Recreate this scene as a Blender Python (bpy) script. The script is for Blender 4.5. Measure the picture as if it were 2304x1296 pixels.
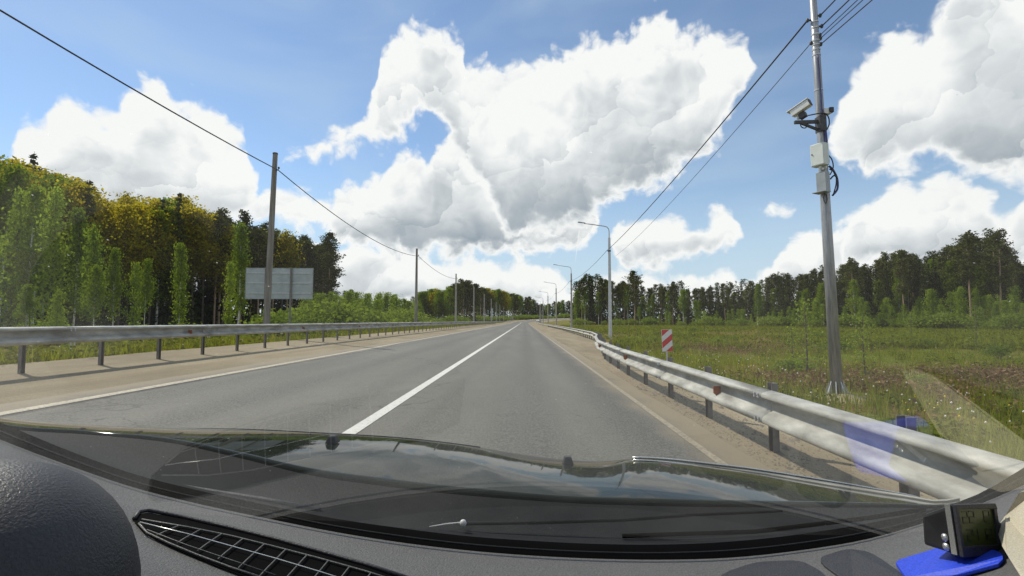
import bpy, bmesh, math, random
import numpy as np
from mathutils import Vector, Matrix

R = math.radians
rng = np.random.default_rng(7)
random.seed(7)
scene = bpy.context.scene
for o in list(bpy.data.objects):
    bpy.data.objects.remove(o)
COL = scene.collection

# ------------------------------------------------------------------ camera
EYE = Vector((0.0, 0.0, 1.32))
FPX = 1150.0                      # focal length for a 2304 px wide frame
PITCH = math.atan(74 / FPX)
YAW = math.atan(28 / FPX)
cam_data = bpy.data.cameras.new('dash_camera')
cam_data.sensor_width = 36.0
cam_data.lens = 36.0 * FPX / 2304.0
cam_data.clip_start = 0.01
cam_data.clip_end = 6000.0
cam = bpy.data.objects.new('dash_camera', cam_data)
cam.location = EYE
cam.rotation_euler = (R(90) + PITCH, 0.0, YAW)
COL.objects.link(cam)
scene.camera = cam
CAM_M = cam.rotation_euler.to_matrix()


def ray(px, py):
    v = CAM_M @ Vector(((px - 1152.0) / FPX, (648.0 - py) / FPX, -1.0))
    return v / v.y


def W(px, py, d):
    """the place's point seen at a picture position, d metres ahead"""
    return EYE + ray(px, py) * d


# ------------------------------------------------------------------ light
SUN_AZ = R(-57.0)                 # to the left of straight ahead
SUN_EL = R(48.0)
SUN_DIR = Vector((math.sin(SUN_AZ) * math.cos(SUN_EL), math.cos(SUN_AZ) * math.cos(SUN_EL), math.sin(SUN_EL)))
sun_data = bpy.data.lights.new('sun', 'SUN')
sun_data.energy = 4.2
sun_data.angle = R(0.53)
sun_data.color = (1.0, 0.925, 0.79)
sun = bpy.data.objects.new('sun', sun_data)
sun.rotation_euler = (-SUN_DIR).to_track_quat('-Z', 'Y').to_euler()
COL.objects.link(sun)

scene.view_settings.view_transform = 'Standard'
scene.view_settings.look = 'None'
scene.view_settings.gamma = 1.0
scene.view_settings.exposure = 0.0
scene.view_settings.use_curve_mapping = False
scene.render.engine = 'CYCLES'
scene.cycles.use_denoising = True
scene.cycles.max_bounces = 6
scene.cycles.transparent_max_bounces = 12
scene.cycles.glossy_bounces = 3
scene.cycles.diffuse_bounces = 3
scene.cycles.caustics_reflective = False
scene.cycles.caustics_refractive = False

# ------------------------------------------------------------------ sky
world = bpy.data.worlds.new('World')
scene.world = world
world.use_nodes = True
SKY_STRENGTH = 0.15
# outlines of the cumulus decks in this stretch of sky: (x, y of the top, y of the base) in 2304 px frame positions; top below base = open sky
DECK_HIGH = [(-400, 330, 420), (-150, 300, 440), (-60, 420, 380), (10, 400, 330), (24, 300, 380), (40, 262, 440), (75, 250, 540), (104, 262, 550), (118, 212, 560), (150, 201, 560), (190, 232, 560), (235, 232, 560), (268, 222, 560),
    (286, 182, 560), (312, 162, 560), (338, 152, 560), (366, 172, 560), (396, 212, 560), (440, 204, 560), (474, 222, 550), (515, 262, 535), (548, 288, 510), (556, 340, 490), (584, 378, 450), (598, 420, 400),
    (630, 400, 340), (640, 352, 362), (672, 322, 374), (705, 308, 380), (745, 298, 366), (792, 276, 352), (824, 236, 340), (843, 185, 340), (850, 96, 336), (884, 78, 318), (920, 44, 296), (962, 30, 270), (1002, 44, 300),
    (1034, 72, 350), (1044, 138, 370), (1080, 116, 430), (1110, 142, 490), (1150, 148, 545), (1190, 128, 545), (1250, 104, 540), (1282, 92, 530), (1330, 70, 500), (1370, 80, 470), (1386, 56, 455), (1440, 48, 440), (1450, 18, 436),
    (1480, 10, 432), (1510, 28, 424), (1532, 60, 405), (1560, 48, 380), (1612, 50, 340), (1632, 56, 322), (1664, 62, 250), (1690, 92, 205), (1704, 170, 130), (1740, 260, 200), (1840, 300, 240), (1868, 300, 280), (1880, 246, 350),
    (1900, 178, 372), (1930, 128, 385), (1952, 98, 400), (1990, 62, 402), (2040, 56, 396), (2080, 52, 380), (2102, 24, 376), (2125, -10, 380), (2160, -80, 390), (2304, -120, 440), (2700, -120, 440)]
DECK_MID = [(-400, 470, 420), (500, 480, 440), (522, 456, 480), (560, 434, 500), (600, 414, 515), (642, 410, 522), (700, 428, 526), (742, 446, 524), (764, 404, 540), (850, 384, 590), (880, 345, 596), (912, 322, 598), (946, 330, 598), (964, 348, 596),
    (990, 298, 594), (1040, 290, 590), (1100, 340, 588), (1200, 400, 585), (1290, 440, 570), (1338, 470, 520), (1352, 520, 470), (1368, 540, 520), (1374, 515, 600), (1400, 488, 612), (1450, 474, 612), (1500, 480, 610), (1540, 500, 606), (1580, 494, 598),
    (1602, 478, 590), (1626, 462, 580), (1652, 480, 566), (1668, 525, 545), (1680, 560, 500), (1700, 475, 460), (1712, 460, 478), (1742, 448, 488), (1780, 458, 478), (1800, 480, 455), (1880, 540, 480), (1892, 515, 600), (1924, 462, 620), (1952, 438, 620), (1990, 410, 620),
    (2022, 388, 620), (2060, 402, 620), (2092, 376, 620), (2130, 366, 620), (2172, 384, 620), (2204, 402, 620), (2240, 455, 620), (2260, 475, 620), (2292, 428, 620), (2350, 420, 620), (2700, 430, 620)]
DECK_LOW = [(-400, 520, 700), (500, 520, 700), (700, 540, 700), (780, 540, 700), (846, 545, 700), (900, 552, 700), (960, 572, 700), (1020, 590, 700), (1050, 580, 700), (1090, 574, 700), (1130, 586, 700), (1160, 590, 700), (1200, 584, 700), (1236, 592, 700), (1262, 622, 700),
    (1290, 630, 700), (1340, 626, 700), (1400, 604, 700), (1470, 612, 700), (1560, 606, 700), (1640, 612, 700), (1700, 628, 700), (1742, 606, 700), (1760, 548, 700), (1792, 518, 700), (1832, 504, 700), (1880, 494, 700), (1930, 520, 700), (2000, 540, 700), (2700, 540, 700)]


def build_sky():
    nt = world.node_tree
    nt.nodes.clear()
    N, L = nt.nodes, nt.links

    def math_node(tree, op, a, b=None, c=None, clamp=False):
        n = tree.nodes.new('ShaderNodeMath')
        n.operation = op
        n.use_clamp = clamp
        for i, v in enumerate((a, b, c)):
            if v is None:
                continue
            if isinstance(v, (int, float)):
                n.inputs[i].default_value = v
            else:
                tree.links.new(v, n.inputs[i])
        return n.outputs[0]

    geo = N.new('ShaderNodeTexCoord')
    dirv = geo.outputs['Generated']
    sep = N.new('ShaderNodeSeparateXYZ')
    L.new(dirv, sep.inputs[0])
    az = math_node(nt, 'MULTIPLY', math_node(nt, 'ARCTAN2', sep.outputs[0], sep.outputs[1]), 180 / math.pi)
    el = math_node(nt, 'MULTIPLY', math_node(nt, 'ARCSINE', sep.outputs[2]), 180 / math.pi)
    comb = N.new('ShaderNodeCombineXYZ')
    L.new(az, comb.inputs[0])
    L.new(el, comb.inputs[1])

    # coordinates for the billow noise, stretched so puffs shrink towards the horizon
    def vmath(op, a, b=None, scale=None):
        n = N.new('ShaderNodeVectorMath')
        n.operation = op
        for i, v in enumerate((a, b)):
            if v is None:
                continue
            if isinstance(v, tuple):
                n.inputs[i].default_value = v
            else:
                L.new(v, n.inputs[i])
        if scale is not None:
            n.inputs['Scale'].default_value = scale
        return n.outputs[0]

    warp = N.new('ShaderNodeTexNoise')
    warp.inputs['Scale'].default_value = 0.16
    warp.inputs['Detail'].default_value = 3.0
    L.new(comb.outputs[0], warp.inputs['Vector'])
    wv = vmath('SCALE', vmath('SUBTRACT', warp.outputs['Color'], (0.5, 0.5, 0.5)), scale=3.2)
    p0 = vmath('ADD', comb.outputs[0], wv)
    sun_off = Vector((-0.62, 0.78, 0.0))

    EL0, ELR = -5.0, 50.0

    def curve(points, value):
        n = N.new('ShaderNodeFloatCurve')
        c = n.mapping.curves[0]
        n.mapping.use_clip = False
        pts = []
        for (x, y) in points:
            d = ray(x, y).normalized()
            u = (math.degrees(math.atan2(d.x, d.y)) + 60.0) / 120.0
            v = (math.degrees(math.asin(d.z)) - EL0) / ELR
            pts.append((min(0.999, max(0.001, u)), v))
        pts.sort()
        while len(c.points) < len(pts):
            c.points.new(0.5, 0.5)
        for q, (u, v) in zip(c.points, pts):
            q.location = (u, v)
            q.handle_type = 'AUTO_CLAMPED'
        n.mapping.update()
        L.new(value, n.inputs['Value'])
        return math_node(nt, 'MULTIPLY_ADD', n.outputs[0], ELR, EL0)

    ps = N.new('ShaderNodeSeparateXYZ')
    L.new(p0, ps.inputs[0])
    az01 = math_node(nt, 'DIVIDE', math_node(nt, 'ADD', ps.outputs[0], 60.0), 120.0, clamp=True)
    pel = ps.outputs[1]

    def deck(points, soft):
        """(field above 0 inside the deck, 0 at its base .. 1 at its top, degrees below its top)"""
        top = curve([(x, t) for x, t, b in points], az01)
        base = curve([(x, b) for x, t, b in points], az01)
        below = math_node(nt, 'SUBTRACT', top, pel)
        above = math_node(nt, 'SUBTRACT', pel, base)
        f = math_node(nt, 'DIVIDE', math_node(nt, 'MINIMUM', below, above), soft)
        h = math_node(nt, 'DIVIDE', above, math_node(nt, 'MAXIMUM', math_node(nt, 'SUBTRACT', top, base), 1.0), clamp=True)
        return f, h, below

    def noise2(p, scale, detail, rough=0.6):
        no = N.new('ShaderNodeTexNoise')
        no.noise_dimensions = '2D'
        no.inputs['Scale'].default_value = scale
        no.inputs['Detail'].default_value = detail
        no.inputs['Roughness'].default_value = rough
        L.new(p, no.inputs['Vector'])
        return no.outputs['Fac']

    def puffs(p, scale, detail):
        vo = N.new('ShaderNodeTexVoronoi')
        vo.feature = 'F1'
        vo.voronoi_dimensions = '2D'
        vo.inputs['Scale'].default_value = scale
        vo.inputs['Detail'].default_value = detail
        vo.inputs['Roughness'].default_value = 0.5
        vo.inputs['Lacunarity'].default_value = 2.4
        L.new(p, vo.inputs['Vector'])
        return math_node(nt, 'SUBTRACT', 0.5, vo.outputs['Distance'])

    def smooth(v, lo, hi, a=0.0, b=1.0):
        n = N.new('ShaderNodeMapRange')
        n.interpolation_type = 'SMOOTHSTEP'
        n.inputs['From Min'].default_value = lo
        n.inputs['From Max'].default_value = hi
        n.inputs['To Min'].default_value = a
        n.inputs['To Max'].default_value = b
        L.new(v, n.inputs['Value'])
        return n.outputs['Result']

    pw = vmath('MULTIPLY', p0, (1.0, 1.15, 1.0))
    n_fine = math_node(nt, 'SUBTRACT', noise2(pw, 0.34, 8.0, 0.58), 0.5)
    v_puff = puffs(pw, 0.42, 1.6)
    rag = math_node(nt, 'ADD', math_node(nt, 'MULTIPLY', n_fine, 0.95), math_node(nt, 'MULTIPLY', v_puff, 0.42))
    # broad, soft light and shade inside the heaps
    soft_p = vmath('ADD', pw, (7.3, 2.1, 0.0))
    n_soft = math_node(nt, 'SUBTRACT', noise2(soft_p, 0.15, 3.0, 0.5), 0.5)
    n_off = math_node(nt, 'SUBTRACT', noise2(vmath('ADD', pw, tuple(sun_off * 0.9)), 0.34, 3.0, 0.55), 0.5)
    # rounded heads: each lights up on the side towards the sun
    fw = N.new('ShaderNodeTexNoise')
    fw.noise_dimensions = '2D'
    fw.inputs['Scale'].default_value = 0.55
    fw.inputs['Detail'].default_value = 3.0
    L.new(pw, fw.inputs['Vector'])
    pq = vmath('ADD', pw, vmath('SCALE', vmath('SUBTRACT', fw.outputs['Color'], (0.5, 0.5, 0.5)), scale=2.6))

    def heads(scale):
        vo = N.new('ShaderNodeTexVoronoi')
        vo.feature = 'F1'
        vo.voronoi_dimensions = '2D'
        vo.inputs['Scale'].default_value = scale
        L.new(pq, vo.inputs['Vector'])
        d = N.new('ShaderNodeVectorMath')
        d.operation = 'DOT_PRODUCT'
        L.new(vmath('SUBTRACT', pq, vo.outputs['Position']), d.inputs[0])
        d.inputs[1].default_value = tuple(sun_off * scale)
        return d.outputs['Value']
    relief = math_node(nt, 'ADD', math_node(nt, 'MULTIPLY', math_node(nt, 'SUBTRACT', n_fine, n_off), 0.20),
                       math_node(nt, 'ADD', math_node(nt, 'MULTIPLY', heads(0.15), 0.14), math_node(nt, 'MULTIPLY', heads(0.42), 0.035)))

    def lit_deck(points, soft, gain, deep):
        f, h, below = deck(points, soft)
        f = math_node(nt, 'MINIMUM', f, 1.3)
        dd = math_node(nt, 'ADD', f, rag)
        alpha = smooth(dd, -0.10, 0.34)
        core = smooth(math_node(nt, 'ADD', math_node(nt, 'MULTIPLY', below, deep), math_node(nt, 'MULTIPLY', n_soft, 2.8)), 0.15, 1.25)
        low = math_node(nt, 'SUBTRACT', 1.0, smooth(math_node(nt, 'ADD', h, math_node(nt, 'MULTIPLY', n_soft, 0.9)), -0.05, 0.55))
        shade = math_node(nt, 'MULTIPLY', math_node(nt, 'MULTIPLY', math_node(nt, 'ADD', core, low), smooth(dd, 0.12, 0.8)), gain)
        lit = math_node(nt, 'ADD', math_node(nt, 'SUBTRACT', 1.0, shade), relief)
        return alpha, lit

    decks = [lit_deck(DECK_LOW, 2.4, 0.40, 0.16), lit_deck(DECK_MID, 3.0, 0.42, 0.15), lit_deck(DECK_HIGH, 3.6, 0.35, 0.085)]
    # the sky out of this frame carries the same kind of scattered cumulus
    gen = N.new('ShaderNodeTexNoise')
    gen.inputs['Scale'].default_value = 3.1
    gen.inputs['Detail'].default_value = 2.0
    L.new(dirv, gen.inputs['Vector'])
    genf = math_node(nt, 'MULTIPLY', math_node(nt, 'SUBTRACT', gen.outputs['Fac'], 0.48), 3.2)
    out_az = smooth(math_node(nt, 'ABSOLUTE', az), 47, 56)
    out_el = smooth(el, 35, 44)
    outside = math_node(nt, 'MAXIMUM', out_az, out_el)
    gd = math_node(nt, 'ADD', genf, rag)
    g_alpha = math_node(nt, 'MULTIPLY', smooth(gd, 0.0, 0.2), outside)
    g_lit = math_node(nt, 'ADD', math_node(nt, 'SUBTRACT', 1.0, smooth(gd, 0.1, 1.3, 0.0, 0.5)), relief)
    inside = math_node(nt, 'SUBTRACT', 1.0, outside)
    decks = [(math_node(nt, 'MULTIPLY', a_, inside), l_) for a_, l_ in decks] + [(g_alpha, g_lit)]
    # thin veil of high cloud
    veil_n = N.new('ShaderNodeTexNoise')
    veil_n.inputs['Scale'].default_value = 2.2
    veil_n.inputs['Detail'].default_value = 4.0
    veil_n.inputs['Distortion'].default_value = 0.6
    L.new(vmath('MULTIPLY', dirv, (1.0, 1.0, 3.0)), veil_n.inputs['Vector'])
    veil = math_node(nt, 'MAXIMUM', smooth(veil_n.outputs['Fac'], 0.36, 0.76, 0.06, 0.46), smooth(math_node(nt, 'MULTIPLY', el, -1.0), -20.0, -1.0, 0.0, 0.85))

    sky = N.new('ShaderNodeTexSky')
    sky.sky_type = 'NISHITA'
    sky.sun_disc = False
    sky.sun_elevation = SUN_EL
    sky.sun_rotation = SUN_AZ
    sky.altitude = 100.0
    sky.air_density = 1.0
    sky.dust_density = 0.1
    sky.ozone_density = 3.0
    m1 = N.new('ShaderNodeMix')
    m1.data_type = 'RGBA'
    L.new(veil, m1.inputs['Factor'])
    L.new(sky.outputs[0], m1.inputs['A'])
    m1.inputs['B'].default_value = (0.60 / SKY_STRENGTH, 0.74 / SKY_STRENGTH, 0.88 / SKY_STRENGTH, 1)
    cur = m1.outputs['Result']
    for a_, l_ in decks:
        ramp = N.new('ShaderNodeValToRGB')
        e = ramp.color_ramp.elements
        e[0].position, e[0].color = 0.10, (0.30, 0.36, 0.43, 1)
        e[1].position, e[1].color = 0.93, (1.0, 1.0, 1.0, 1)
        e.new(0.45).color = (0.50, 0.545, 0.59, 1)
        e.new(0.74).color = (0.80, 0.825, 0.85, 1)
        L.new(l_, ramp.inputs['Fac'])
        cc = vmath('SCALE', ramp.outputs['Color'], scale=1.04 / SKY_STRENGTH)
        m2 = N.new('ShaderNodeMix')
        m2.data_type = 'RGBA'
        L.new(a_, m2.inputs['Factor'])
        L.new(cur, m2.inputs['A'])
        L.new(cc, m2.inputs['B'])
        cur = m2.outputs['Result']
    # a short contrail low in the sky ahead
    ta, tb = ray(1304, 515).normalized(), ray(1292, 606).normalized()
    a0 = (math.degrees(math.atan2(ta.x, ta.y)), math.degrees(math.asin(ta.z)))
    b0 = (math.degrees(math.atan2(tb.x, tb.y)), math.degrees(math.asin(tb.z)))
    tt = math_node(nt, 'DIVIDE', math_node(nt, 'SUBTRACT', el, b0[1]), a0[1] - b0[1])
    off = math_node(nt, 'ABSOLUTE', math_node(nt, 'SUBTRACT', az, math_node(nt, 'MULTIPLY_ADD', tt, a0[0] - b0[0], b0[0])))
    wid = math_node(nt, 'MULTIPLY_ADD', tt, 0.10, 0.03)
    trail = math_node(nt, 'SUBTRACT', 1.0, math_node(nt, 'DIVIDE', off, wid), clamp=True)
    ends = math_node(nt, 'MULTIPLY', smooth(tt, 0.0, 0.5), math_node(nt, 'SUBTRACT', 1.0, smooth(tt, 0.92, 1.0)))
    m3 = N.new('ShaderNodeMix')
    m3.data_type = 'RGBA'
    L.new(math_node(nt, 'MULTIPLY', math_node(nt, 'MULTIPLY', trail, ends), 0.75), m3.inputs['Factor'])
    L.new(cur, m3.inputs['A'])
    m3.inputs['B'].default_value = (1 / SKY_STRENGTH, 1 / SKY_STRENGTH, 1 / SKY_STRENGTH, 1)
    cur = m3.outputs['Result']
    bg = N.new('ShaderNodeBackground')
    bg.inputs['Strength'].default_value = SKY_STRENGTH
    L.new(cur, bg.inputs['Color'])
    out = N.new('ShaderNodeOutputWorld')
    L.new(bg.outputs[0], out.inputs['Surface'])


build_sky()
world.cycles.sampling_method = 'MANUAL'
world.cycles.sample_map_resolution = 512


# ------------------------------------------------------------------ helpers
def tag(o, label=None, cat=None, group=None, kind=None):
    for k, v in (('label', label), ('category', cat), ('group', group), ('kind', kind)):
        if v:
            o[k] = v
    return o


def link(name, data, mat=None, parent=None, loc=None):
    o = bpy.data.objects.new(name, data)
    COL.objects.link(o)
    if mat is not None and data is not None and len(data.materials) == 0:
        data.materials.append(mat)
    if parent is not None:
        o.parent = parent
    if loc is not None:
        o.location = loc
    return o


def empty(name, loc=(0, 0, 0), rz=0.0):
    o = bpy.data.objects.new(name, None)
    o.empty_display_size = 0.1
    o.location = loc
    o.rotation_euler = (0, 0, rz)
    COL.objects.link(o)
    return o


def mesh_np(name, verts, faces, smooth=False):
    """verts (n,3); faces list or (m,k) array"""
    me = bpy.data.meshes.new(name)
    verts = np.asarray(verts, dtype=np.float32)
    if isinstance(faces, np.ndarray):
        m, k = faces.shape
        me.vertices.add(len(verts))
        me.vertices.foreach_set('co', verts.ravel())
        me.loops.add(m * k)
        me.loops.foreach_set('vertex_index', faces.astype(np.int32).ravel())
        me.polygons.add(m)
        me.polygons.foreach_set('loop_start', np.arange(0, m * k, k, dtype=np.int32))
        me.polygons.foreach_set('loop_total', np.full(m, k, dtype=np.int32))
        me.update(calc_edges=True)
    else:
        me.from_pydata([tuple(map(float, v)) for v in verts], [], [tuple(f) for f in faces])
        me.update()
    if smooth:
        me.polygons.foreach_set('use_smooth', [True] * len(me.polygons))
    return me


class MB:
    """collects simple solids into one mesh"""

    def __init__(self):
        self.v, self.f = [], []

    def add(self, vs, fs):
        n = len(self.v)
        self.v += [tuple(v) for v in vs]
        self.f += [tuple(i + n for i in f) for f in fs]
        return self

    def box(self, c, s, rot=None, taper=1.0):
        c = Vector(c)
        vs = []
        for z in (-1, 1):
            k = taper if z > 0 else 1.0
            for x, y in ((-1, -1), (1, -1), (1, 1), (-1, 1)):
                p = Vector((x * s[0] / 2 * k, y * s[1] / 2 * k, z * s[2] / 2))
                if rot is not None:
                    p = rot @ p
                vs.append(c + p)
        return self.add(vs, [(3, 2, 1, 0), (4, 5, 6, 7), (0, 1, 5, 4), (1, 2, 6, 5), (2, 3, 7, 6), (3, 0, 4, 7)])

    def tube(self, pts, rad, n=8, caps=True):
        pts = [Vector(p) for p in pts]
        if not hasattr(rad, '__len__'):
            rad = [rad] * len(pts)
        vs, fs = [], []
        up = None
        for i, p in enumerate(pts):
            t = (pts[min(i + 1, len(pts) - 1)] - pts[max(i - 1, 0)]).normalized()
            if up is None:
                up = Vector((0, 0, 1)) if abs(t.z) < 0.9 else Vector((0, 1, 0))
            a = t.cross(up).normalized()
            b = a.cross(t).normalized()
            up = b
            for k in range(n):
                w = 2 * math.pi * k / n
                vs.append(p + (a * math.cos(w) + b * math.sin(w)) * rad[i])
        for i in range(len(pts) - 1):
            for k in range(n):
                fs.append((i * n + k, i * n + (k + 1) % n, (i + 1) * n + (k + 1) % n, (i + 1) * n + k))
        if caps:
            fs.append(tuple(range(n - 1, -1, -1)))
            fs.append(tuple((len(pts) - 1) * n + k for k in range(n)))
        return self.add(vs, fs)

    def plate(self, top, off):
        """closed slab: a polygon of points and the same polygon moved by off"""
        n = len(top)
        top = [Vector(p) for p in top]
        off = Vector(off)
        vs = top + [p + off for p in top]
        fs = [tuple(range(n)), tuple(range(2 * n - 1, n - 1, -1))]
        for i in range(n):
            j = (i + 1) % n
            fs.append((j, i, n + i, n + j))
        return self.add(vs, fs)

    def grid(self, rows):
        """rows of points -> sheet"""
        m, n = len(rows), len(rows[0])
        vs = [p for r in rows for p in r]
        fs = [(i * n + k, i * n + k + 1, (i + 1) * n + k + 1, (i + 1) * n + k) for i in range(m - 1) for k in range(n - 1)]
        return self.add(vs, fs)

    def ball(self, c, r, n=10, m=6):
        c = Vector(c)
        rr = r if hasattr(r, '__len__') else (r, r, r)
        rows = []
        for i in range(m + 1):
            t = math.pi * i / m
            rows.append([c + Vector((rr[0] * math.sin(t) * math.cos(2 * math.pi * k / n), rr[1] * math.sin(t) * math.sin(2 * math.pi * k / n), rr[2] * math.cos(t))) for k in range(n + 1)])
        return self.grid(rows)

    def build(self, name, mat, parent=None, smooth=False, bevel=0.0, weld=True, recalc=True):
        me = bpy.data.meshes.new(name)
        bm = bmesh.new()
        vs = [bm.verts.new(v) for v in self.v]
        for f in self.f:
            try:
                bm.faces.new([vs[i] for i in f])
            except ValueError:
                pass
        if weld:
            bmesh.ops.remove_doubles(bm, verts=bm.verts, dist=1e-5)
        if recalc:
            bmesh.ops.recalc_face_normals(bm, faces=bm.faces)
        if bevel > 0:
            es = [e for e in bm.edges if len(e.link_faces) == 2 and e.calc_face_angle(0) > 0.6]
            bmesh.ops.bevel(bm, geom=es, offset=bevel, segments=2, affect='EDGES', profile=0.6)
        bm.to_mesh(me)
        bm.free()
        if smooth:
            me.polygons.foreach_set('use_smooth', [True] * len(me.polygons))
        return link(name, me, mat, parent)


def copy_tree(o, parent=None):
    c = o.copy()
    COL.objects.link(c)
    c.parent = parent
    for ch in list(o.children):
        copy_tree(ch, c)
    return c


# ------------------------------------------------------------------ materials
def mat_base(name):
    m = bpy.data.materials.new(name)
    m.use_nodes = True
    nt = m.node_tree
    return m, nt, nt.nodes['Principled BSDF']


def _noise(nt, scale, detail=4.0, rough=0.6, coord='Object', stretch=None):
    tc = nt.nodes.new('ShaderNodeTexCoord')
    src = tc.outputs[coord]
    if stretch:
        mp = nt.nodes.new('ShaderNodeMapping')
        mp.inputs['Scale'].default_value = stretch
        nt.links.new(src, mp.inputs['Vector'])
        src = mp.outputs[0]
    n = nt.nodes.new('ShaderNodeTexNoise')
    n.inputs['Scale'].default_value = scale
    n.inputs['Detail'].default_value = detail
    n.inputs['Roughness'].default_value = rough
    nt.links.new(src, n.inputs['Vector'])
    return n.outputs['Fac']


def _ramp(nt, fac, stops):
    r = nt.nodes.new('ShaderNodeValToRGB')
    e = r.color_ramp.elements
    e[0].position, e[0].color = stops[0][0], (*stops[0][1], 1)
    e[1].position, e[1].color = stops[-1][0], (*stops[-1][1], 1)
    for p, c in stops[1:-1]:
        e.new(p).color = (*c, 1)
    nt.links.new(fac, r.inputs['Fac'])
    return r.outputs['Color']


def _mix(nt, fac, a, b, blend='MIX'):
    m = nt.nodes.new('ShaderNodeMix')
    m.data_type = 'RGBA'
    m.blend_type = blend
    for k, v in (('Factor', fac), ('A', a), ('B', b)):
        if isinstance(v, (int, float)):
            m.inputs[k].default_value = v
        elif isinstance(v, tuple):
            m.inputs[k].default_value = (*v, 1)
        else:
            nt.links.new(v, m.inputs[k])
    return m.outputs['Result']


def _bump(nt, bsdf, height, strength, dist):
    b = nt.nodes.new('ShaderNodeBump')
    b.inputs['Strength'].default_value = strength
    b.inputs['Distance'].default_value = dist
    nt.links.new(height, b.inputs['Height'])
    nt.links.new(b.outputs[0], bsdf.inputs['Normal'])


def simple(name, a, b, scale=6.0, rough=0.6, metal=0.0, bump=0.0, bdist=0.01, spec=0.5, stretch=None, lo=0.3, hi=0.7):
    m, nt, p = mat_base(name)
    f = _noise(nt, scale, stretch=stretch)
    nt.links.new(_ramp(nt, f, [(lo, a), (hi, b)]), p.inputs['Base Color'])
    p.inputs['Roughness'].default_value = rough
    p.inputs['Metallic'].default_value = metal
    p.inputs['Specular IOR Level'].default_value = spec
    if bump:
        _bump(nt, p, f, bump, bdist)
    return m


M = {}
M['galvanized'] = simple('galvanized_steel', (0.44, 0.45, 0.45), (0.62, 0.63, 0.63), 9.0, 0.42, 0.55)
M['rail_near'] = simple('weathered_zinc', (0.20, 0.195, 0.175), (0.50, 0.50, 0.46), 6.0, 0.58, 0.04, 0.08, 0.004, stretch=(1, 0.35, 1))
M['post_steel'] = simple('post_steel', (0.13, 0.12, 0.11), (0.24, 0.22, 0.20), 8.0, 0.6, 0.3)
M['reflector'] = simple('reflector_red', (0.22, 0.06, 0.02), (0.42, 0.12, 0.04), 30.0, 0.3)
M['pole_steel'] = simple('pole_steel', (0.22, 0.225, 0.24), (0.42, 0.425, 0.44), 4.0, 0.45, 0.5, stretch=(6, 6, 0.6))
M['concrete'] = simple('pole_concrete', (0.26, 0.245, 0.22), (0.42, 0.40, 0.36), 7.0, 0.85, 0, 0.15, 0.01, stretch=(1, 1, 0.3))
M['old_wood'] = simple('weathered_pole', (0.12, 0.105, 0.09), (0.30, 0.275, 0.24), 9.0, 0.85, 0, 0.2, 0.01, stretch=(1, 1, 0.08))
M['cable'] = simple('black_cable', (0.012, 0.012, 0.013), (0.025, 0.025, 0.026), 20, 0.5)
M['dark_steel'] = simple('dark_steel', (0.03, 0.03, 0.033), (0.07, 0.07, 0.075), 12, 0.5, 0.3)
M['cabinet'] = simple('cabinet_paint', (0.58, 0.62, 0.58), (0.70, 0.73, 0.69), 5, 0.45)
M['cabinet_grey'] = simple('cabinet_grey', (0.26, 0.29, 0.31), (0.36, 0.39, 0.41), 5, 0.45)
M['white_plastic'] = simple('white_plastic', (0.68, 0.68, 0.66), (0.78, 0.78, 0.76), 8, 0.35)
M['black_plastic'] = simple('black_plastic', (0.010, 0.010, 0.011), (0.02, 0.02, 0.021), 30, 0.4)
M['blue_cable'] = simple('blue_cable', (0.02, 0.02, 0.10), (0.03, 0.03, 0.16), 20, 0.4)
M['sign_back'] = simple('sign_back', (0.33, 0.36, 0.36), (0.46, 0.49, 0.49), 2.2, 0.5, 0.35)
M['sign_white'] = simple('sign_white', (0.66, 0.66, 0.62), (0.76, 0.76, 0.74), 8, 0.4)
M['sign_red'] = simple('sign_red', (0.50, 0.02, 0.02), (0.60, 0.035, 0.03), 8, 0.4)


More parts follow.
